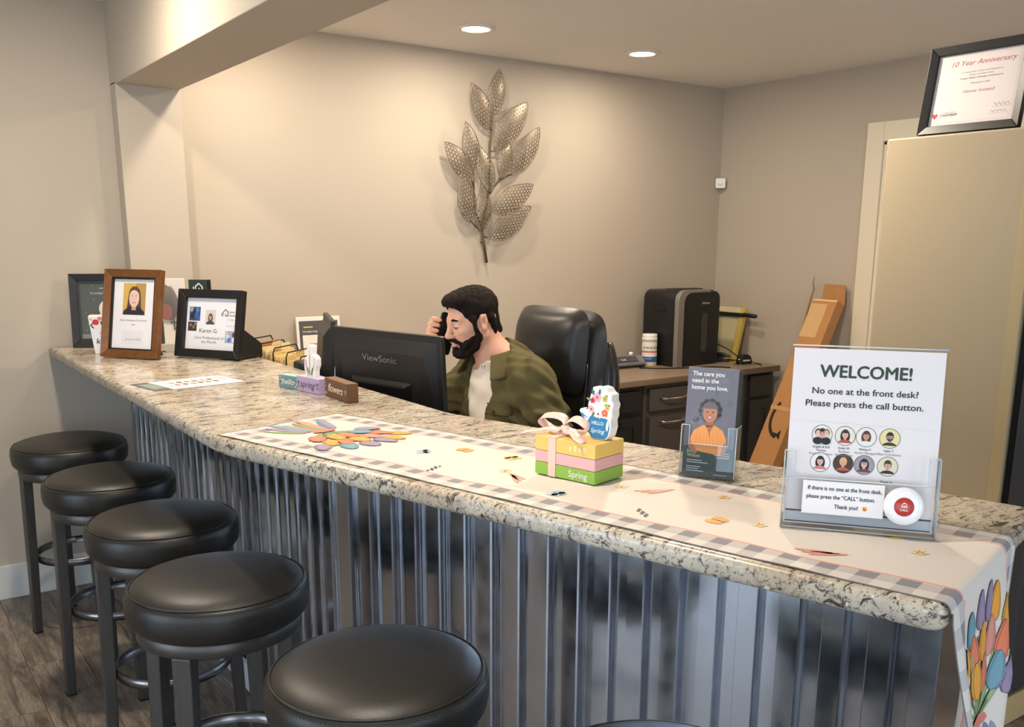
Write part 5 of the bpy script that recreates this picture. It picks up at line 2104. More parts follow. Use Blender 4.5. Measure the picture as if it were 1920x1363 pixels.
for (u_, v_, c_) in ((-.003, .125, (232, 220, 226)), (-.026, .09, (214, 170, 196)), (.022, .096, (224, 208, 226))):
    q.poly(ell(u_, v_, .007, .012, 10), c_, 1)
for a_ in (-.5, .4):
    q.poly(ell(a_ * .02, .065, .003, .014, 8, -a_), (120, 136, 84), 1)
q.build('painted_tulips', tl)

# ---------------------------------------------------------------- table runner
RW, ROFF = .366, .022
RS0 = -.03
HANG = .43
RL = 1.628 - RS0 + HANG


def runner_pt(s, t, h=0.0):
    """s along the runner from its far end, t across from the front edge; h above its surface"""
    u = RS0 + s
    endu = 1.617
    rad = .012
    arcl = rad * math.pi / 2
    rip = .0
    off = ROFF + t + .006 * math.sin(s * 3.1)
    if s < .2:
        off += .0
    wav = .0012 * max(0.0, math.sin(s * 23 + t * 31)) * (1 if u < 1.5 else 0)
    if u <= endu - rad:
        p = cpt(u, off, CT + .0012 + wav + h)
        return p
    q_ = u - (endu - rad)
    if q_ < arcl:
        a = q_ / rad
        return cpt(endu - rad + (rad + .0015 + h) * math.sin(a), off, CT - rad + (rad + .0015 + h) * math.cos(a))
    dn = q_ - arcl
    f = min(1.0, dn / .18)
    rip = f * (.016 * math.sin(t * 26 + 1.0 + dn * 2.0) + .010 * math.sin(t * 47 + dn * 5)) + .012 * f
    sq = 1 - .10 * f                                             # gathers slightly
    off2 = ROFF + RW / 2 + (t - RW / 2) * sq + .02 * f * dn
    return cpt(endu + .0015 + max(0.0015, rip) + h, off2, CT - rad - dn - .03 * f * (t / RW - .5) * 0)


def runner_mat():
    m = mat('runner_cloth', (222, 213, 203), .85, bump=(900, .15))
    nt = m.node_tree
    b = nt.nodes['Principled BSDF']
    uv = nt.nodes.new('ShaderNodeUVMap')
    sx = nt.nodes.new('ShaderNodeSeparateXYZ')
    nt.links.new(uv.outputs[0], sx.inputs[0])

    def M_(op, a, b_=None, c=None):
        n = nt.nodes.new('ShaderNodeMath')
        n.operation = op
        for i, v in enumerate((a, b_, c)):
            if v is None:
                continue
            if isinstance(v, (int, float)):
                n.inputs[i].default_value = v
            else:
                nt.links.new(v, n.inputs[i])
        return n.outputs[0]
    S, T_ = sx.outputs[0], sx.outputs[1]
    dS = M_('MINIMUM', S, M_('SUBTRACT', RL, S))
    dT = M_('MINIMUM', T_, M_('SUBTRACT', RW, T_))
    dist = M_('MINIMUM', dS, dT)
    wob = M_('MULTIPLY', M_('SINE', M_('MULTIPLY', M_('ADD', S, T_), 18.0)), .004)
    dist_w = M_('ADD', dist, wob)
    BORD, CELL = .056, .0285
    border = M_('LESS_THAN', dist_w, BORD)
    line = M_('MULTIPLY', M_('GREATER_THAN', dist_w, BORD - .001), M_('LESS_THAN', dist_w, BORD + .0035))
    cs = M_('GREATER_THAN', M_('FRACT', M_('MULTIPLY', S, .5 / CELL)), .5)
    ct = M_('GREATER_THAN', M_('FRACT', M_('MULTIPLY', T_, .5 / CELL)), .5)
    chk = M_('MULTIPLY', M_('ADD', cs, ct), .5)
    r = nt.nodes.new('ShaderNodeValToRGB')
    r.color_ramp.interpolation = 'CONSTANT'
    r.color_ramp.elements[0].color = (*lin((220, 213, 204)), 1)
    r.color_ramp.elements[1].position = .3
    r.color_ramp.elements[1].color = (*lin((196, 190, 186)), 1)
    e = r.color_ramp.elements.new(.8)
    e.color = (*lin((142, 140, 144)), 1)
    nt.links.new(chk, r.inputs[0])
    m1 = nt.nodes.new('ShaderNodeMix')
    m1.data_type = 'RGBA'
    m1.inputs[6].default_value = (*lin((224, 214, 203)), 1)
    nt.links.new(border, m1.inputs[0])
    nt.links.new(r.outputs[0], m1.inputs[7])
    m2 = nt.nodes.new('ShaderNodeMix')
    m2.data_type = 'RGBA'
    m2.inputs[7].default_value = (*lin((232, 156, 138)), 1)
    nt.links.new(line, m2.inputs[0])
    nt.links.new(m1.outputs[2], m2.inputs[6])
    nt.links.new(m2.outputs[2], b.inputs['Base Color'])
    return m


runner = thing('table_runner', 'white spring table runner with grey gingham border hanging over the counter end', 'table runner', cpt(.8, .2, CT))
ro = cpt(.8, .2, CT)
nS, nT = 150, 26
ss = [RL * i / nS for i in range(nS + 1)]
arc_s = 1.605 - RS0
ss = sorted(set([round(x, 4) for x in ss] + [round(arc_s + .012 * math.pi / 2 * k / 6, 4) for k in range(7)]))
vs = [runner_pt(s, RW * j / nT) - ro for s in ss for j in range(nT + 1)]
fs2 = [(i * (nT + 1) + j, i * (nT + 1) + j + 1, (i + 1) * (nT + 1) + j + 1, (i + 1) * (nT + 1) + j) for i in range(len(ss) - 1) for j in range(nT)]
cl = MB().add(vs, fs2, True).build('cloth', runner_mat(), runner)
uvl = cl.data.uv_layers.new(name='UVMap')
flat = [(s, RW * j / nT) for s in ss for j in range(nT + 1)]
for lp_ in cl.data.loops:
    uvl.data[lp_.index].uv = flat[lp_.vertex_index]
hem = MB()
for t_ in (0.0, RW):
    hem.tube([runner_pt(s, t_, .0) - ro for s in ss], .0011, 5)
for s_ in (0.0, RL):
    hem.tube([runner_pt(s_, RW * j / nT) - ro for j in range(nT + 1)], .0011, 5)
hem.build('hem', mat('hem_thread', (120, 114, 108), .8), runner)


def RF(s, t, h):
    return runner_pt(s, t, h) - ro


PAL = {'coral': (232, 130, 96), 'orange': (236, 166, 70), 'lilac': (158, 140, 168), 'teal': (118, 160, 176), 'pink': (226, 150, 136), 'green': (134, 156, 104), 'dgreen': (96, 120, 84), 'blue': (92, 132, 150), 'ink': (78, 72, 92), 'yellow': (232, 200, 96)}


def tulip(pn, s, t, ang, L, W, col, k):
    """three-petal tulip head pointing along ang, with a darker drawn outline"""
    c, sn = math.cos(ang), math.sin(ang)

    def X(a, b):
        return (s + a * c - b * sn, t + a * sn + b * c)

    def petal(off, sc, grow):
        pts = []
        for i in range(14):
            an = 2 * math.pi * i / 14
            x = (L / 2 + grow) * math.cos(an) * sc
            y = (W / 2 + grow) * math.sin(an) * (1 - .35 * math.cos(an)) * .7 + off * W * .55
            pts.append(X(x, y))
        return pts
    base_ = PAL[col]
    for off, sc, sh in ((-.3, .92, .88), (.3, .92, .94), (0, 1, 1.0)):
        ly = k + (2 if off == 0 else 0)
        pn.fan(X(0, off * W * .55), petal(off, sc, .0012), tuple(int(v * .62) for v in base_), ly)
        pn.fan(X(0, off * W * .55), petal(off, sc, 0), tuple(int(v * sh) for v in base_), ly + 1)


def bouquet(s0, dirn, t0=RW / 2):
    """spray of tulips tied at s0, heads spread along dirn"""
    pn = Print(RF, .0007, .00013)
    for k in range(12):
        a = (k - 5.5) * .15
        L = .10 + .07 * ((k * 7) % 5) / 4
        e = (s0 + dirn * L * math.cos(a), t0 + .125 * math.sin(a) * 1.1)
        pn.fan(((s0 + e[0]) / 2, (t0 + e[1]) / 2), [(s0 + (e[0] - s0) * w - (e[1] - t0) * b, t0 + (e[1] - t0) * w + (e[0] - s0) * b) for w, b in ((0, .03), (.5, .05), (1, .01), (1, -.01), (.5, -.05), (0, -.03))], (PAL['green'], PAL['dgreen'], (160, 178, 132))[k % 3], 1 + k % 2)
    cols = ['lilac', 'coral', 'orange', 'teal', 'coral', 'orange', 'lilac', 'orange', 'coral', 'lilac', 'pink', 'orange', 'teal', 'coral', 'orange', 'lilac']
    n_ = len(cols)
    for k, cname in enumerate(cols):
        row = (2, 0, 1, 2, 1, 0, 2, 1, 0, 2, 1, 2, 0, 1, 2, 0)[k]
        f_ = -1 + 2 * k / (n_ - 1)
        r = .080 + .055 * row
        tulip(pn, s0 + dirn * r * (1 - .28 * f_ * f_), t0 + .118 * f_ * (.72 + .14 * row), (0 if dirn > 0 else math.pi) + f_ * dirn * .75, .064, .038, cname, 4 + 4 * (2 - row) + (k % 2))
    for k, cname in enumerate(['green', 'lilac', 'teal', 'coral', 'green', 'pink', 'blue', 'lilac']):
        f_ = -1 + 2 * k / 7
        L = .10 + .03 * (k % 3)
        pn.fan((s0 - dirn * L * .5, t0 + .062 * f_), [(s0 - dirn * (.010 + L / 2 + L / 2 * math.cos(b)), t0 + .070 * f_ * (1 + .35 * math.cos(b)) + .011 * math.sin(b)) for b in [2 * math.pi * i / 14 for i in range(14)]], PAL[cname], 2 + k % 3)
    pn.fan((s0, t0), ell(s0, t0, .013, .034, 12), (222, 128, 116), 18)
    pn.build('printed_bouquet', runner)


bouquet(.165, 1)
bouquet(RL - .20, -1)
rn = random.Random(5)


def critter(s, t, kind, a):
    pn = Print(RF, .0007, .00016)
    c, sn = math.cos(a), math.sin(a)

    def X(x, y):
        return (s + x * c - y * sn, t + x * sn + y * c)
    if kind in ('orange', 'yellow', 'teal'):
        for sx, sy, L, W in ((.4, .5, .017, .010), (.4, -.5, .017, .010), (-.4, .45, .012, .008), (-.4, -.45, .012, .008)):
            pn.fan(X(.012 * sx, .016 * sy * 1.2), [X(.012 * sx + L * math.cos(b) * .8, .016 * sy * 1.2 + W * math.sin(b)) for b in [2 * math.pi * i / 10 for i in range(10)]], PAL[kind] if kind != 'teal' else (176, 200, 208), 1)
        pn.fan(X(0, 0), [X(.016 * math.cos(b), .0018 * math.sin(b)) for b in [2 * math.pi * i / 8 for i in range(8)]], PAL['ink'], 2)
    elif kind == 'pink':
        for k in range(3):
            pn.fan(X(.0, .004 * k), [X(.030 * math.cos(b) - .01 * k, .005 * math.sin(b) + .010 * (k - 1) * (1 + math.cos(b)) * .6) for b in [2 * math.pi * i / 10 for i in range(10)]], (232, 158, 140), 1)
    elif kind == 'lav':
        for k in range(6):
            pn.fan(X(.008 * k - .02, .003 * (-1) ** k), [X(.008 * k - .02 + .005 * math.cos(b), .003 * (-1) ** k + .0032 * math.sin(b)) for b in [2 * math.pi * i / 8 for i in range(8)]], PAL['ink'], 1)
    else:
        for k in range(5):
            q_ = 2 * math.pi * k / 5
            pn.fan(X(.008 * math.cos(q_), .008 * math.sin(q_)), [X(.008 * math.cos(q_) + .006 * math.cos(b), .008 * math.sin(q_) + .006 * math.sin(b)) for b in [2 * math.pi * i / 8 for i in range(8)]], (238, 214, 170), 1)
        pn.fan(X(0, 0), [X(.005 * math.cos(b), .005 * math.sin(b)) for b in [2 * math.pi * i / 8 for i in range(8)]], PAL['orange'], 2)
    pn.build('printed_motif', runner)


kinds = ['teal', 'orange', 'lav', 'yellow', 'flower', 'pink', 'lav', 'teal', 'flower', 'pink', 'lav', 'flower', 'orange', 'flower', 'teal', 'pink', 'yellow', 'flower']
for k, kd in enumerate(kinds):
    s = .50 + .062 * k
    t = RW * (.5 + .27 * math.sin(k * 2.4))
    critter(s, t, kd, rn.uniform(0, 6.28))

# ---------------------------------------------------------------- gift stack and watering can
RZ = CT + .0042


def book(label, z0, h, rgb, word=None, wc=(240, 240, 230)):
    t = thing('wooden_book', label, 'decor block', group='ribboned stack on the runner')
    p0, p1 = Vector((.384, -2.925, 0)), Vector((.418, -3.067, 0))
    Xv = (p1 - p0).normalized()
    Yv = Vector((-Xv.y, Xv.x, 0))
    frame_empty(t, Xv, Yv, (0, 0, 1), Vector(((p0.x + p1.x) / 2, (p0.y + p1.y) / 2, z0)))
    MB().b2((-.074, 0, 0), (.074, .094, h - .0004)).build('block', pm(rgb, .5), t, bevel=.0015)
    if word:
        Print(lambda u, v, hh: (u, -hh, v)).text(word, .034, h * .28, h * .5, wc, .012, 0, layer=1).build('painted_word', t)
    return t


book('green wooden block with the word Spring at the bottom of the stack', RZ, .0255, (142, 186, 74), 'Spring')
book('pink wooden block in the middle of the ribboned stack', RZ + .0256, .0235, (226, 176, 176))
bt = book('yellow wooden block on top of the ribboned stack', RZ + .0492, .0285, (236, 196, 104))
fb = Print(lambda u, v, hh: (u, -hh, v))
for k in range(4):
    fb.rect(.012 + .011 * k, .009, .020 + .011 * k, .018 + .003 * (k % 2), (243, 216, 150), 1)
fb.build('faded_lettering', bt)
rb = thing('ribbon_bow', 'pale pink satin ribbon tied in a bow around the stacked blocks', 'ribbon')
rb.matrix_world = bt.matrix_world.copy()
rb.location = (bt.location.x, bt.location.y, RZ)
RIB = mat('pink_satin', (238, 200, 186), .42)
rx = -.030
H_ = .0777
band = MB()
for lo, hi in (((rx - .009, -.0018, 0), (rx + .009, -.0004, H_ + .001)), ((rx - .009, .0944, 0), (rx + .009, .0958, H_ + .001)), ((rx - .009, -.0018, H_), (rx + .009, .0958, H_ + .0014))):
    band.b2(lo, hi)
band.build('band', RIB, rb)


def strip(pts, w, up):
    mb = MB()
    vs, fs = [], []
    for i, p in enumerate(pts):
        p = Vector(p)
        vs += [p - Vector(up) * w / 2, p + Vector(up) * w / 2]
    fs = [(2 * i, 2 * i + 2, 2 * i + 3, 2 * i + 1) for i in range(len(pts) - 1)]
    return mb.add(vs, fs, True)


for s, ln in ((-1, .062), (1, .058)):
    loop = [(rx + s * ln * (1 - math.cos(a)) / 2, .040 + .006 * math.sin(a * 2), H_ + .0215 + .014 * math.sin(a)) for a in [math.pi * 2 * i / 18 for i in range(19)]]
    strip(loop, .02, (0, .9, .45)).build('bow_loop', RIB, rb, solid=.0008)
    tail = [(rx + s * .006, .038, H_ + .004), (rx + s * .03, .025, H_ + .012), (rx + s * .055, .006, H_ + .006), (rx + s * (.078 if s > 0 else .07), -.006 + .004 * s, H_ + .0030)]
    strip(tail, .019, (.15, .9, .25)).build('bow_tail', RIB, rb, solid=.0008)
MB().lathe([(0, -.008), (.008, -.006), (.011, 0), (.008, .006), (0, .008)], 12, T=Matrix.Translation((rx, .040, H_ + .0125))).build('bow_knot', RIB, rb)

wc_ = thing('watering_can_sign', 'wooden hello spring sign shaped as a blue watering can of flowers', 'decor sign')
p0 = Vector((.470, -2.975, 0))
Xv = (Vector((.418, -3.067, 0)) - Vector((.384, -2.925, 0))).normalized()
Yv = Vector((-Xv.y, Xv.x, 0))
frame_empty(wc_, Xv, Yv, (0, 0, 1), (.456, -3.030, RZ + .0782))
wc_.scale = (.76, .95, .76)
sil = [(-.020, 0), (.022, 0), (.034, .012), (.040, .035), (.038, .052), (.043, .064), (.042, .078), (.046, .092), (.040, .104), (.040, .118), (.030, .124), (.022, .134), (.006, .137), (-.006, .130), (-.018, .134), (-.022, .124), (-.026, .112), (-.030, .10), (-.034, .086), (-.030, .07), (-.040, .068), (-.058, .074), (-.061, .066), (-.05, .056), (-.040, .036), (-.030, .012)]
MB().prism(sil, 0, .026, T=XZ).build('cutout', pm((240, 236, 230)), wc_, bevel=.002)
q = Print(lambda u, v, h: (u, -h, v))
q.poly([(-.019, .002), (.021, .002), (.031, .013), (.036, .034), (.033, .05), (.026, .056), (-.024, .058), (-.030, .05), (-.046, .06), (-.053, .064), (-.056, .06), (-.044, .042), (-.032, .018)], (44, 130, 182), 0)
q.poly(ell(.029, .038, .004, .014, 12, -.1), (236, 236, 232), 1)
q.poly([(-.030, .05), (-.034, .034), (-.046, .056)], (236, 236, 232), 1)
q.text('HELLO', -.001, .038, .0085, (244, 248, 250), .02, width=.036, layer=2)
q.text('Spring', -.001, .017, .0110, (244, 248, 250), .004, .4, width=.046, layer=2)
fl_ = [(.0, .066, .0115, (250, 240, 236), (222, 80, 72)), (-.022, .076, .010, (244, 190, 200), (206, 70, 90)), (.02, .07, .010, (240, 110, 92), (246, 190, 80)), (-.004, .108, .013, (240, 184, 200), (206, 96, 120)), (.028, .084, .008, (246, 200, 96), (226, 110, 70)), (-.018, .099, .008, (214, 70, 80), (180, 50, 64)), (.020, .106, .0085, (206, 196, 84), (170, 150, 60))]
for k in range(9):
    a = k * .7
    q.poly(ell(-.002 + .03 * math.cos(a), .09 + .032 * math.sin(a), .009, .0035, 8, a), ((72, 132, 108), (120, 150, 84), (40, 100, 110))[k % 3], 1)
for (u_, v_, r_, c1, c2) in fl_:
    for k in range(5):
        a = 2 * math.pi * k / 5 + .3
        q.poly(ell(u_ + r_ * .55 * math.cos(a), v_ + r_ * .55 * math.sin(a), r_ * .5, r_ * .42, 9, a), c1, 2)
    q.poly(ell(u_, v_, r_ * .3, r_ * .3, 8), c2, 3)
q.line([(-.014, .112), (-.018, .128)], .0016, (50, 96, 110), 2)
for k in range(3):
    q.poly(ell(-.0175 - .003 * (-1) ** k, .118 + .004 * k, .0035, .0016, 7, .6 * (-1) ** k), (50, 96, 110), 2)
q.build('painted_design', wc_)

# ---------------------------------------------------------------- brochure holder
n_b = Vector((-N.x, -N.y, 0))


def acrylic_stand(name, label, cat, p0, p1, z):
    p0, p1 = Vector((*p0, z)), Vector((*p1, z))
    Xv = (p1 - p0).normalized()
    Yv = Vector((-Xv.y, Xv.x, 0))
    t = frame_empty(thing(name, label, cat), Xv, Yv, (0, 0, 1), (p0 + p1) / 2)
    return t, (p1 - p0).length


BZ_ = CT + .0036
bh, bw_ = acrylic_stand('brochure_holder', 'clear acrylic pocket holding grey brochures on the counter', 'brochure holder', (.612, -3.100), (.664, -3.192), BZ_)
W2 = .0545
lean = .10


def tilt(y, z):
    """holder leans back: local y grows with height"""
    return y + z * lean


def slabT(mb, x0, x1, y0, y1, z0, z1):
    vs = [(x, tilt(y, z), z) for x in (x0, x1) for y in (y0, y1) for z in (z0, z1)]
    mb.add(vs, [(0, 1, 3, 2), (4, 6, 7, 5), (0, 4, 5, 1), (2, 3, 7, 6), (0, 2, 6, 4), (1, 5, 7, 3)])
    return mb


slabT(MB(), -W2, W2, .034, .037, 0, .205).build('back_wall', ACR, bh)
fw = MB()
slabT(fw, -W2, W2, -.004, -.0015, 0, .066)
slabT(fw, -W2, -W2 + .016, -.004, -.0015, .066, .102)
slabT(fw, W2 - .016, W2, -.004, -.0015, .066, .102)
fw.build('front_wall', ACR, bh)
for s in (-1, 1):
    slabT(MB(), s * W2 - .0012, s * W2 + .0012, -.004, .037, 0, .102).build('side_wall', ACR, bh)
MB().b2((-W2, -.004, 0), (W2, .060, .0022)).build('foot', ACR, bh)
edge = mat('acrylic_edge', (206, 214, 218), .15)
for pts in ([(-W2, -.003, .102), (-W2 + .016, -.003, .102), (-W2 + .016, -.003, .066), (W2 - .016, -.003, .066), (W2 - .016, -.003, .102), (W2, -.003, .102)], [(-W2, -.003, .003), (-W2, -.003, .102)], [(W2, -.003, .003), (W2, -.003, .102), (W2, .036, .102)]):
    MB().tube([(x, tilt(y, z), z) for x, y, z in pts], .0011, 6).build('polished_edge', edge, bh)
for k in range(5):
    y0 = .0004 + .0062 * k
    lab = 'front grey brochure with a smiling woman in orange, in the acrylic pocket' if k == 0 else ['', 'second', 'third', 'fourth', 'last'][k] + ' brochure in the acrylic pocket, behind the front one'
    t = thing('brochure', lab, 'brochure', group='brochures in the acrylic pocket')
    t.matrix_world = bh.matrix_world @ Matrix.Translation((.0012 * (k % 2), 0, .0024))
    hh = .212 - .002 * k
    b_ = MB()
    slabT(b_, -.0495, .0495, y0, y0 + .0045, 0, hh)
    b_.build('folded_sheet', pm([(92, 94, 104), (60, 72, 72), (228, 226, 222), (60, 72, 72), (206, 208, 206)][k], .35), t)
    if k == 0:
        q = Print(lambda u, v, h: (u, tilt(y0 - h, v), v), .0003, .00008)
        q.rect(-.0495, 0, .0495, hh, (110, 110, 122), 0)
        for i in range(14):
            q.poly(ell(random.uniform(-.04, .04), random.uniform(.08, .205), random.uniform(.004, .012), random.uniform(.004, .01), 10), (104, 104, 116) if i % 2 else (118, 118, 130), 1)
        q.rect(-.0495, 0, .0495, .058, (58, 74, 76), 2)
        q.poly([(-.0495, .058), (-.03, .062), (.01, .05), (-.0495, .05)], (40, 78, 66), 3)
        for i, s_ in enumerate(('The care you', 'need in the', 'home you love.')):
            q.text(s_, -.0405, .1965 - .0132 * i, .0084, (244, 242, 240), .018, align='l', width=(.062, .052, .071)[i], layer=4)
        wq = Print(lambda u, v, h: (u * .94, tilt(y0 - h, .052 + (v - .055) * .90), .052 + (v - .055) * .90), .0003, .00008)
        # woman in orange
        wq.poly(ell(-.001, .140, .024, .026, 20), (96, 92, 96), 5)
        for i in range(22):
            a = -.5 + (math.pi + 1.0) * i / 21
            wq.poly(ell(-.001 + .0215 * math.cos(a), .141 + .0235 * math.sin(a), .0045, .0045, 9), ((104, 100, 104), (84, 80, 86), (128, 124, 128))[i % 3], 6)
        wq.poly(ell(-.012, .152, .010, .010, 12), (124, 120, 124), 6)
        wq.poly(ell(.012, .143, .011, .018, 12), (84, 80, 86), 6)
        wq.poly([(-.043, .060), (-.040, .082), (-.032, .098), (-.014, .110), (.012, .110), (.028, .100), (.036, .082), (.038, .058), (.030, .046), (-.02, .052)], (226, 150, 84), 7)
        wq.poly([(-.043, .060), (-.040, .074), (-.032, .066), (-.022, .050), (-.03, .048)], (170, 112, 88), 8)
        wq.poly([(.038, .060), (.034, .076), (.028, .062), (.026, .046), (.034, .046)], (170, 112, 88), 8)
        wq.poly([(-.008, .106), (.006, .106), (.008, .122), (-.008, .122)], (158, 104, 80), 8)
        wq.poly([(-.010, .110), (.008, .110), (.0, .092)], (168, 112, 86), 8)
        wq.line([(-.001, .098), (.002, .084)], .0012, (120, 70, 40), 9)
        wq.poly(ell(-.001, .136, .0150, .0195, 18), (184, 126, 100), 9)
        wq.poly([(-.001 + .0165 * math.cos(a), .146 + .013 * math.sin(a)) for a in [math.pi * i / 10 for i in range(11)]], (108, 102, 106), 10)
        for s_ in (-1, 1):
            wq.poly(ell(-.001 + s_ * .006, .1385, .0026, .0013, 8), (46, 32, 30), 11)
        wq.poly(ell(-.001, .1325, .0022, .0028, 8), (168, 108, 86), 11)
        wq.poly([(-.0065, .1282), (-.001, .1250), (.0045, .1282)], (240, 232, 226), 11)
        wq.line([(-.007, .1287), (-.001, .1247), (.005, .1287)], .0010, (150, 76, 68), 12)
        for i in range(8):
            wq.line([(-.026 + .007 * i, .094 - .002 * (i % 3)), (-.027 + .0075 * i, .060)], .0007, (206, 130, 66), 9)
        wq.build('printed_woman', t)
        q.text('Emily', -.041, .0455, .0062, (206, 200, 150), .004, align='l', layer=4)
        q.text('Wilson', -.041, .0375, .0062, (206, 200, 150), .004, align='l', layer=4)
        for i, w__ in enumerate((.03, .042, .0, .028, .024, .034)):
            if w__:
                q.rect(-.041, .0305 - .0042 * i, -.041 + w__, .0318 - .0042 * i, (196, 204, 204), 4)
        for i, w__ in enumerate((.044, .030, .026)):
            q.rect(.043 - w__, .0475 - .0042 * i, .043, .0488 - .0042 * i, (196, 204, 204), 4)
        q.rect(.014, .005, .040, .006, (196, 204, 204), 4)
        q.build('printed_cover', t)

# ---------------------------------------------------------------- welcome sign in its acrylic holder, call button
ws, ww = acrylic_stand('welcome_sign', 'white welcome sign in a clear acrylic holder with portraits', 'sign', (.520, -3.427), (.664, -3.612), BZ_)
HW = ww / 2
lean = .14
SHh = .287
slabT(MB(), -HW, HW, .0, .0028, 0, SHh + .004).build('back_wall', ACR, ws)
fw = MB()
slabT(fw, -HW, HW, -.021, -.0185, 0, .082)
slabT(fw, -HW, -HW + .017, -.021, -.0185, .082, .125)
slabT(fw, HW - .017, HW, -.021, -.0185, .082, .125)
fw.build('front_pocket', ACR, ws)
for s in (-1, 1):
    slabT(MB(), s * HW - .0014, s * HW + .0014, -.021, .0028, 0, .125).build('side_wall', ACR, ws)
MB().b2((-HW, -.022, 0), (HW, .070, .0026)).build('foot', ACR, ws)
for pts in ([(-HW, -.0197, .125), (-HW + .017, -.0197, .125), (-HW + .017, -.0197, .082), (HW - .017, -.0197, .082), (HW - .017, -.0197, .125), (HW, -.0197, .125)], [(-HW, -.0197, .003), (-HW, -.0197, .125)], [(HW, -.0197, .003), (HW, -.0197, .125)], [(HW, .0, .003), (HW, .0, .125)], [(-HW, -.0197, .002), (HW, -.0197, .002)], [(-HW, .001, .291), (HW, .001, .291)]):
    MB().tube([(x, tilt(y, z), z) for x, y, z in pts], .0013, 6).build('polished_edge', edge, ws)
slabT(MB(), -HW + .003, HW - .003, -.0022, -.0006, .004, SHh).build('paper', pm((226, 218, 218), .6), ws)
q = Print(lambda u, v, h: (u, tilt(-.0022 - h, v), v), .0003, .00008)
GRN = (44, 62, 46)
q.text('WELCOME!', -.003, .2425, .0190, GRN, .040, width=.138, layer=1)
q.text('No one at the front desk?', -.002, .2155, .0098, (36, 40, 38), .026, width=.160, layer=1)
q.text('Please press the call button.', -.002, .1955, .0098, (36, 40, 38), .026, width=.178, layer=1)
q.line([(-.106, .172), (.108, .166)], .0005, (206, 198, 200), 1)
PX = (-.062, -.0265, .0055, .041)
people = [((222, 220, 206), (40, 34, 34), (214, 166, 148), (26, 26, 30), False, None, False), ((220, 216, 200), (44, 32, 30), (214, 168, 152), (176, 70, 60), True, None, False), ((224, 222, 212), (74, 52, 44), (196, 144, 122), (226, 224, 222), True, None, False), ((222, 210, 150), (34, 30, 30), (206, 160, 140), (40, 46, 60), False, (60, 46, 42), True),
          ((226, 224, 220), (40, 32, 32), (216, 172, 156), (206, 120, 110), True, None, False), ((70, 48, 36), (214, 170, 110), (222, 160, 130), (176, 90, 60), False, None, False), ((150, 146, 150), (44, 30, 34), (222, 184, 172), (120, 50, 56), True, None, True), ((216, 206, 176), (60, 46, 40), (206, 158, 136), (30, 34, 44), False, None, False)]
names = [('Angela & Eric', 'Thomas', 'Franchise Owners'), ('Emily W.', 'Business', 'Development'), ('Melissa F.', 'Service Manager', ''), ('Gabe T.', 'Office Coordinator', '')]
for i, (bg, hr, sk, shc, lg, bd, gls) in enumerate(people):
    cx_, cy_ = PX[i % 4], (.1500 if i < 4 else .1055)
    q.k = 1
    if i == 0:
        q.portrait(cx_, cy_, .030, .030, bg, hr, sk, shc, lg, True)
        for (dx, hr2) in ((-.0065, (40, 32, 32)), (.0065, (120, 96, 80))):
            q.poly(ell(cx_ + dx, cy_ - .010, .0075, .006, 12), (24, 24, 28), 12)
            q.poly(ell(cx_ + dx, cy_ + .0035, .0048, .006, 12), hr2, 13)
            q.poly(ell(cx_ + dx, cy_ + .002, .0038, .0052, 12), (218, 170, 150), 14)
            q.poly(ell(cx_ + dx, cy_ - .0006, .0016, .0007, 8), (240, 232, 228), 15)
    else:
        q.portrait(cx_, cy_, .030, .030, bg, hr, sk, shc, lg, True, bd, gls)
    if i < 4:
        for k, s_ in enumerate(names[i]):
            if s_:
                q.text(s_, cx_, cy_ - .0215 - .0055 * k, .0034, (50, 48, 50) if k == 0 or (i == 0 and k == 1) else (120, 114, 116), .012 if k == 0 else .004, layer=2)
q.text('Dustin H.', .041, .0795, .0034, (50, 48, 50), .012, layer=2)
q.text('574-295-1479', .030, .030, .0040, (50, 48, 50), .015, layer=2)
q.rect(-HW + .006, .0235, HW - .006, .0262, (74, 76, 80), 2)
q.rect(-HW + .006, .0065, HW - .006, .0082, (60, 62, 66), 2)
q.rect(-HW + .006, .0085, HW - .006, .0232, (196, 202, 210), 2)
q.build('printed_sign', ws)
sl = MB()
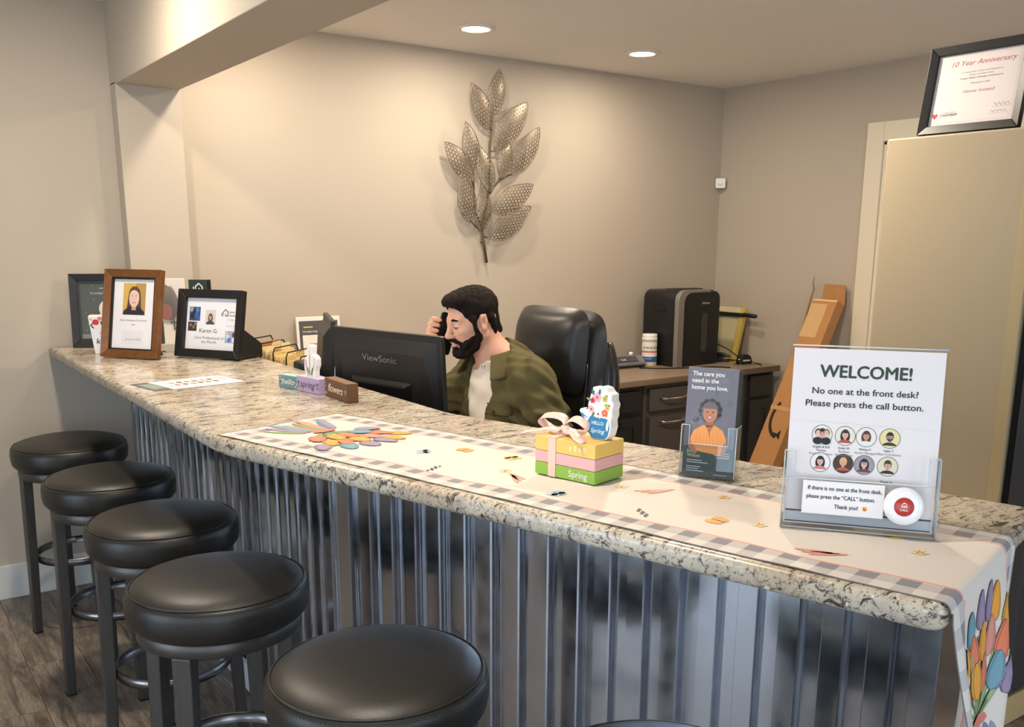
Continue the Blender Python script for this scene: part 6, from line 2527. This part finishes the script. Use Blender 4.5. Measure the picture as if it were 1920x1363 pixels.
slabT(sl, -.086, .038, -.0222, -.0212, .027, .0795)
slip = sl.build('taped_slip', pm((232, 226, 226), .6), ws)
q = Print(lambda u, v, h: (u, tilt(-.0222 - h, v), v), .0003, .00008)
q.text('If there is no one at the front desk,', -.022, .0655, .0062, (34, 34, 36), .030, width=.112, layer=0)
q.text('please press the \u201cCALL\u201d button.', -.0275, .0520, .0062, (34, 34, 36), .030, width=.104, layer=0)
q.text('Thank you!', -.018, .0375, .0062, (34, 34, 36), .030, width=.036, layer=0)
q.poly(ell(.010, .0402, .0038, .0038, 14), (246, 178, 60), 0)
q.poly([(.010 + .0024 * math.cos(a), .0398 + .0022 * math.sin(a)) for a in [math.pi + math.pi * i / 8 for i in range(9)]], (150, 80, 30), 1)
for s_ in (-1, 1):
    q.poly(ell(.010 + s_ * .0015, .0414, .0007, .0009, 8), (90, 50, 24), 1)
q.build('printed_slip', slip)
cbn = thing('call_button', 'round white call button with red centre stuck on the sign holder', 'button')
cM = ws.matrix_world @ Matrix.Translation((.067, tilt(-.0213, .050), .050)) @ Matrix.Rotation(math.atan(-lean), 4, 'X') @ Matrix.Rotation(math.radians(90), 4, 'X')
cbn.matrix_world = cM
MB().lathe([(0, 0), (.0285, 0), (.0300, .003), (.0300, .007), (.0275, .0115), (.021, .0138), (.0155, .0142), (0, .0142)], 48).build('housing', mat('white_gloss_plastic', (236, 234, 236), .18), cbn)
MB().lathe([(0, .0149), (.0140, .0149), (.0150, .0141), (.0150, .0135)], 36).build('red_cap', mat('red_plastic', (176, 46, 36), .3), cbn)
q = Print(lambda u, v, h: (u, v, .0149 + h))
q.text('CALL', 0, -.0065, .0036, (244, 240, 236), .02)
q.line([(-.0042, -.0005), (-.0036, .003), (-.0022, .0054), (.0022, .0054), (.0036, .003), (.0042, -.0005), (-.0042, -.0005)], .0009, (244, 240, 236))
q.line([(-.0012, .0062), (.0012, .0062)], .0010, (244, 240, 236))
q.rect(-.0022, .0008, .0022, .0022, (244, 240, 236))
q.build('printed_bell', cbn)
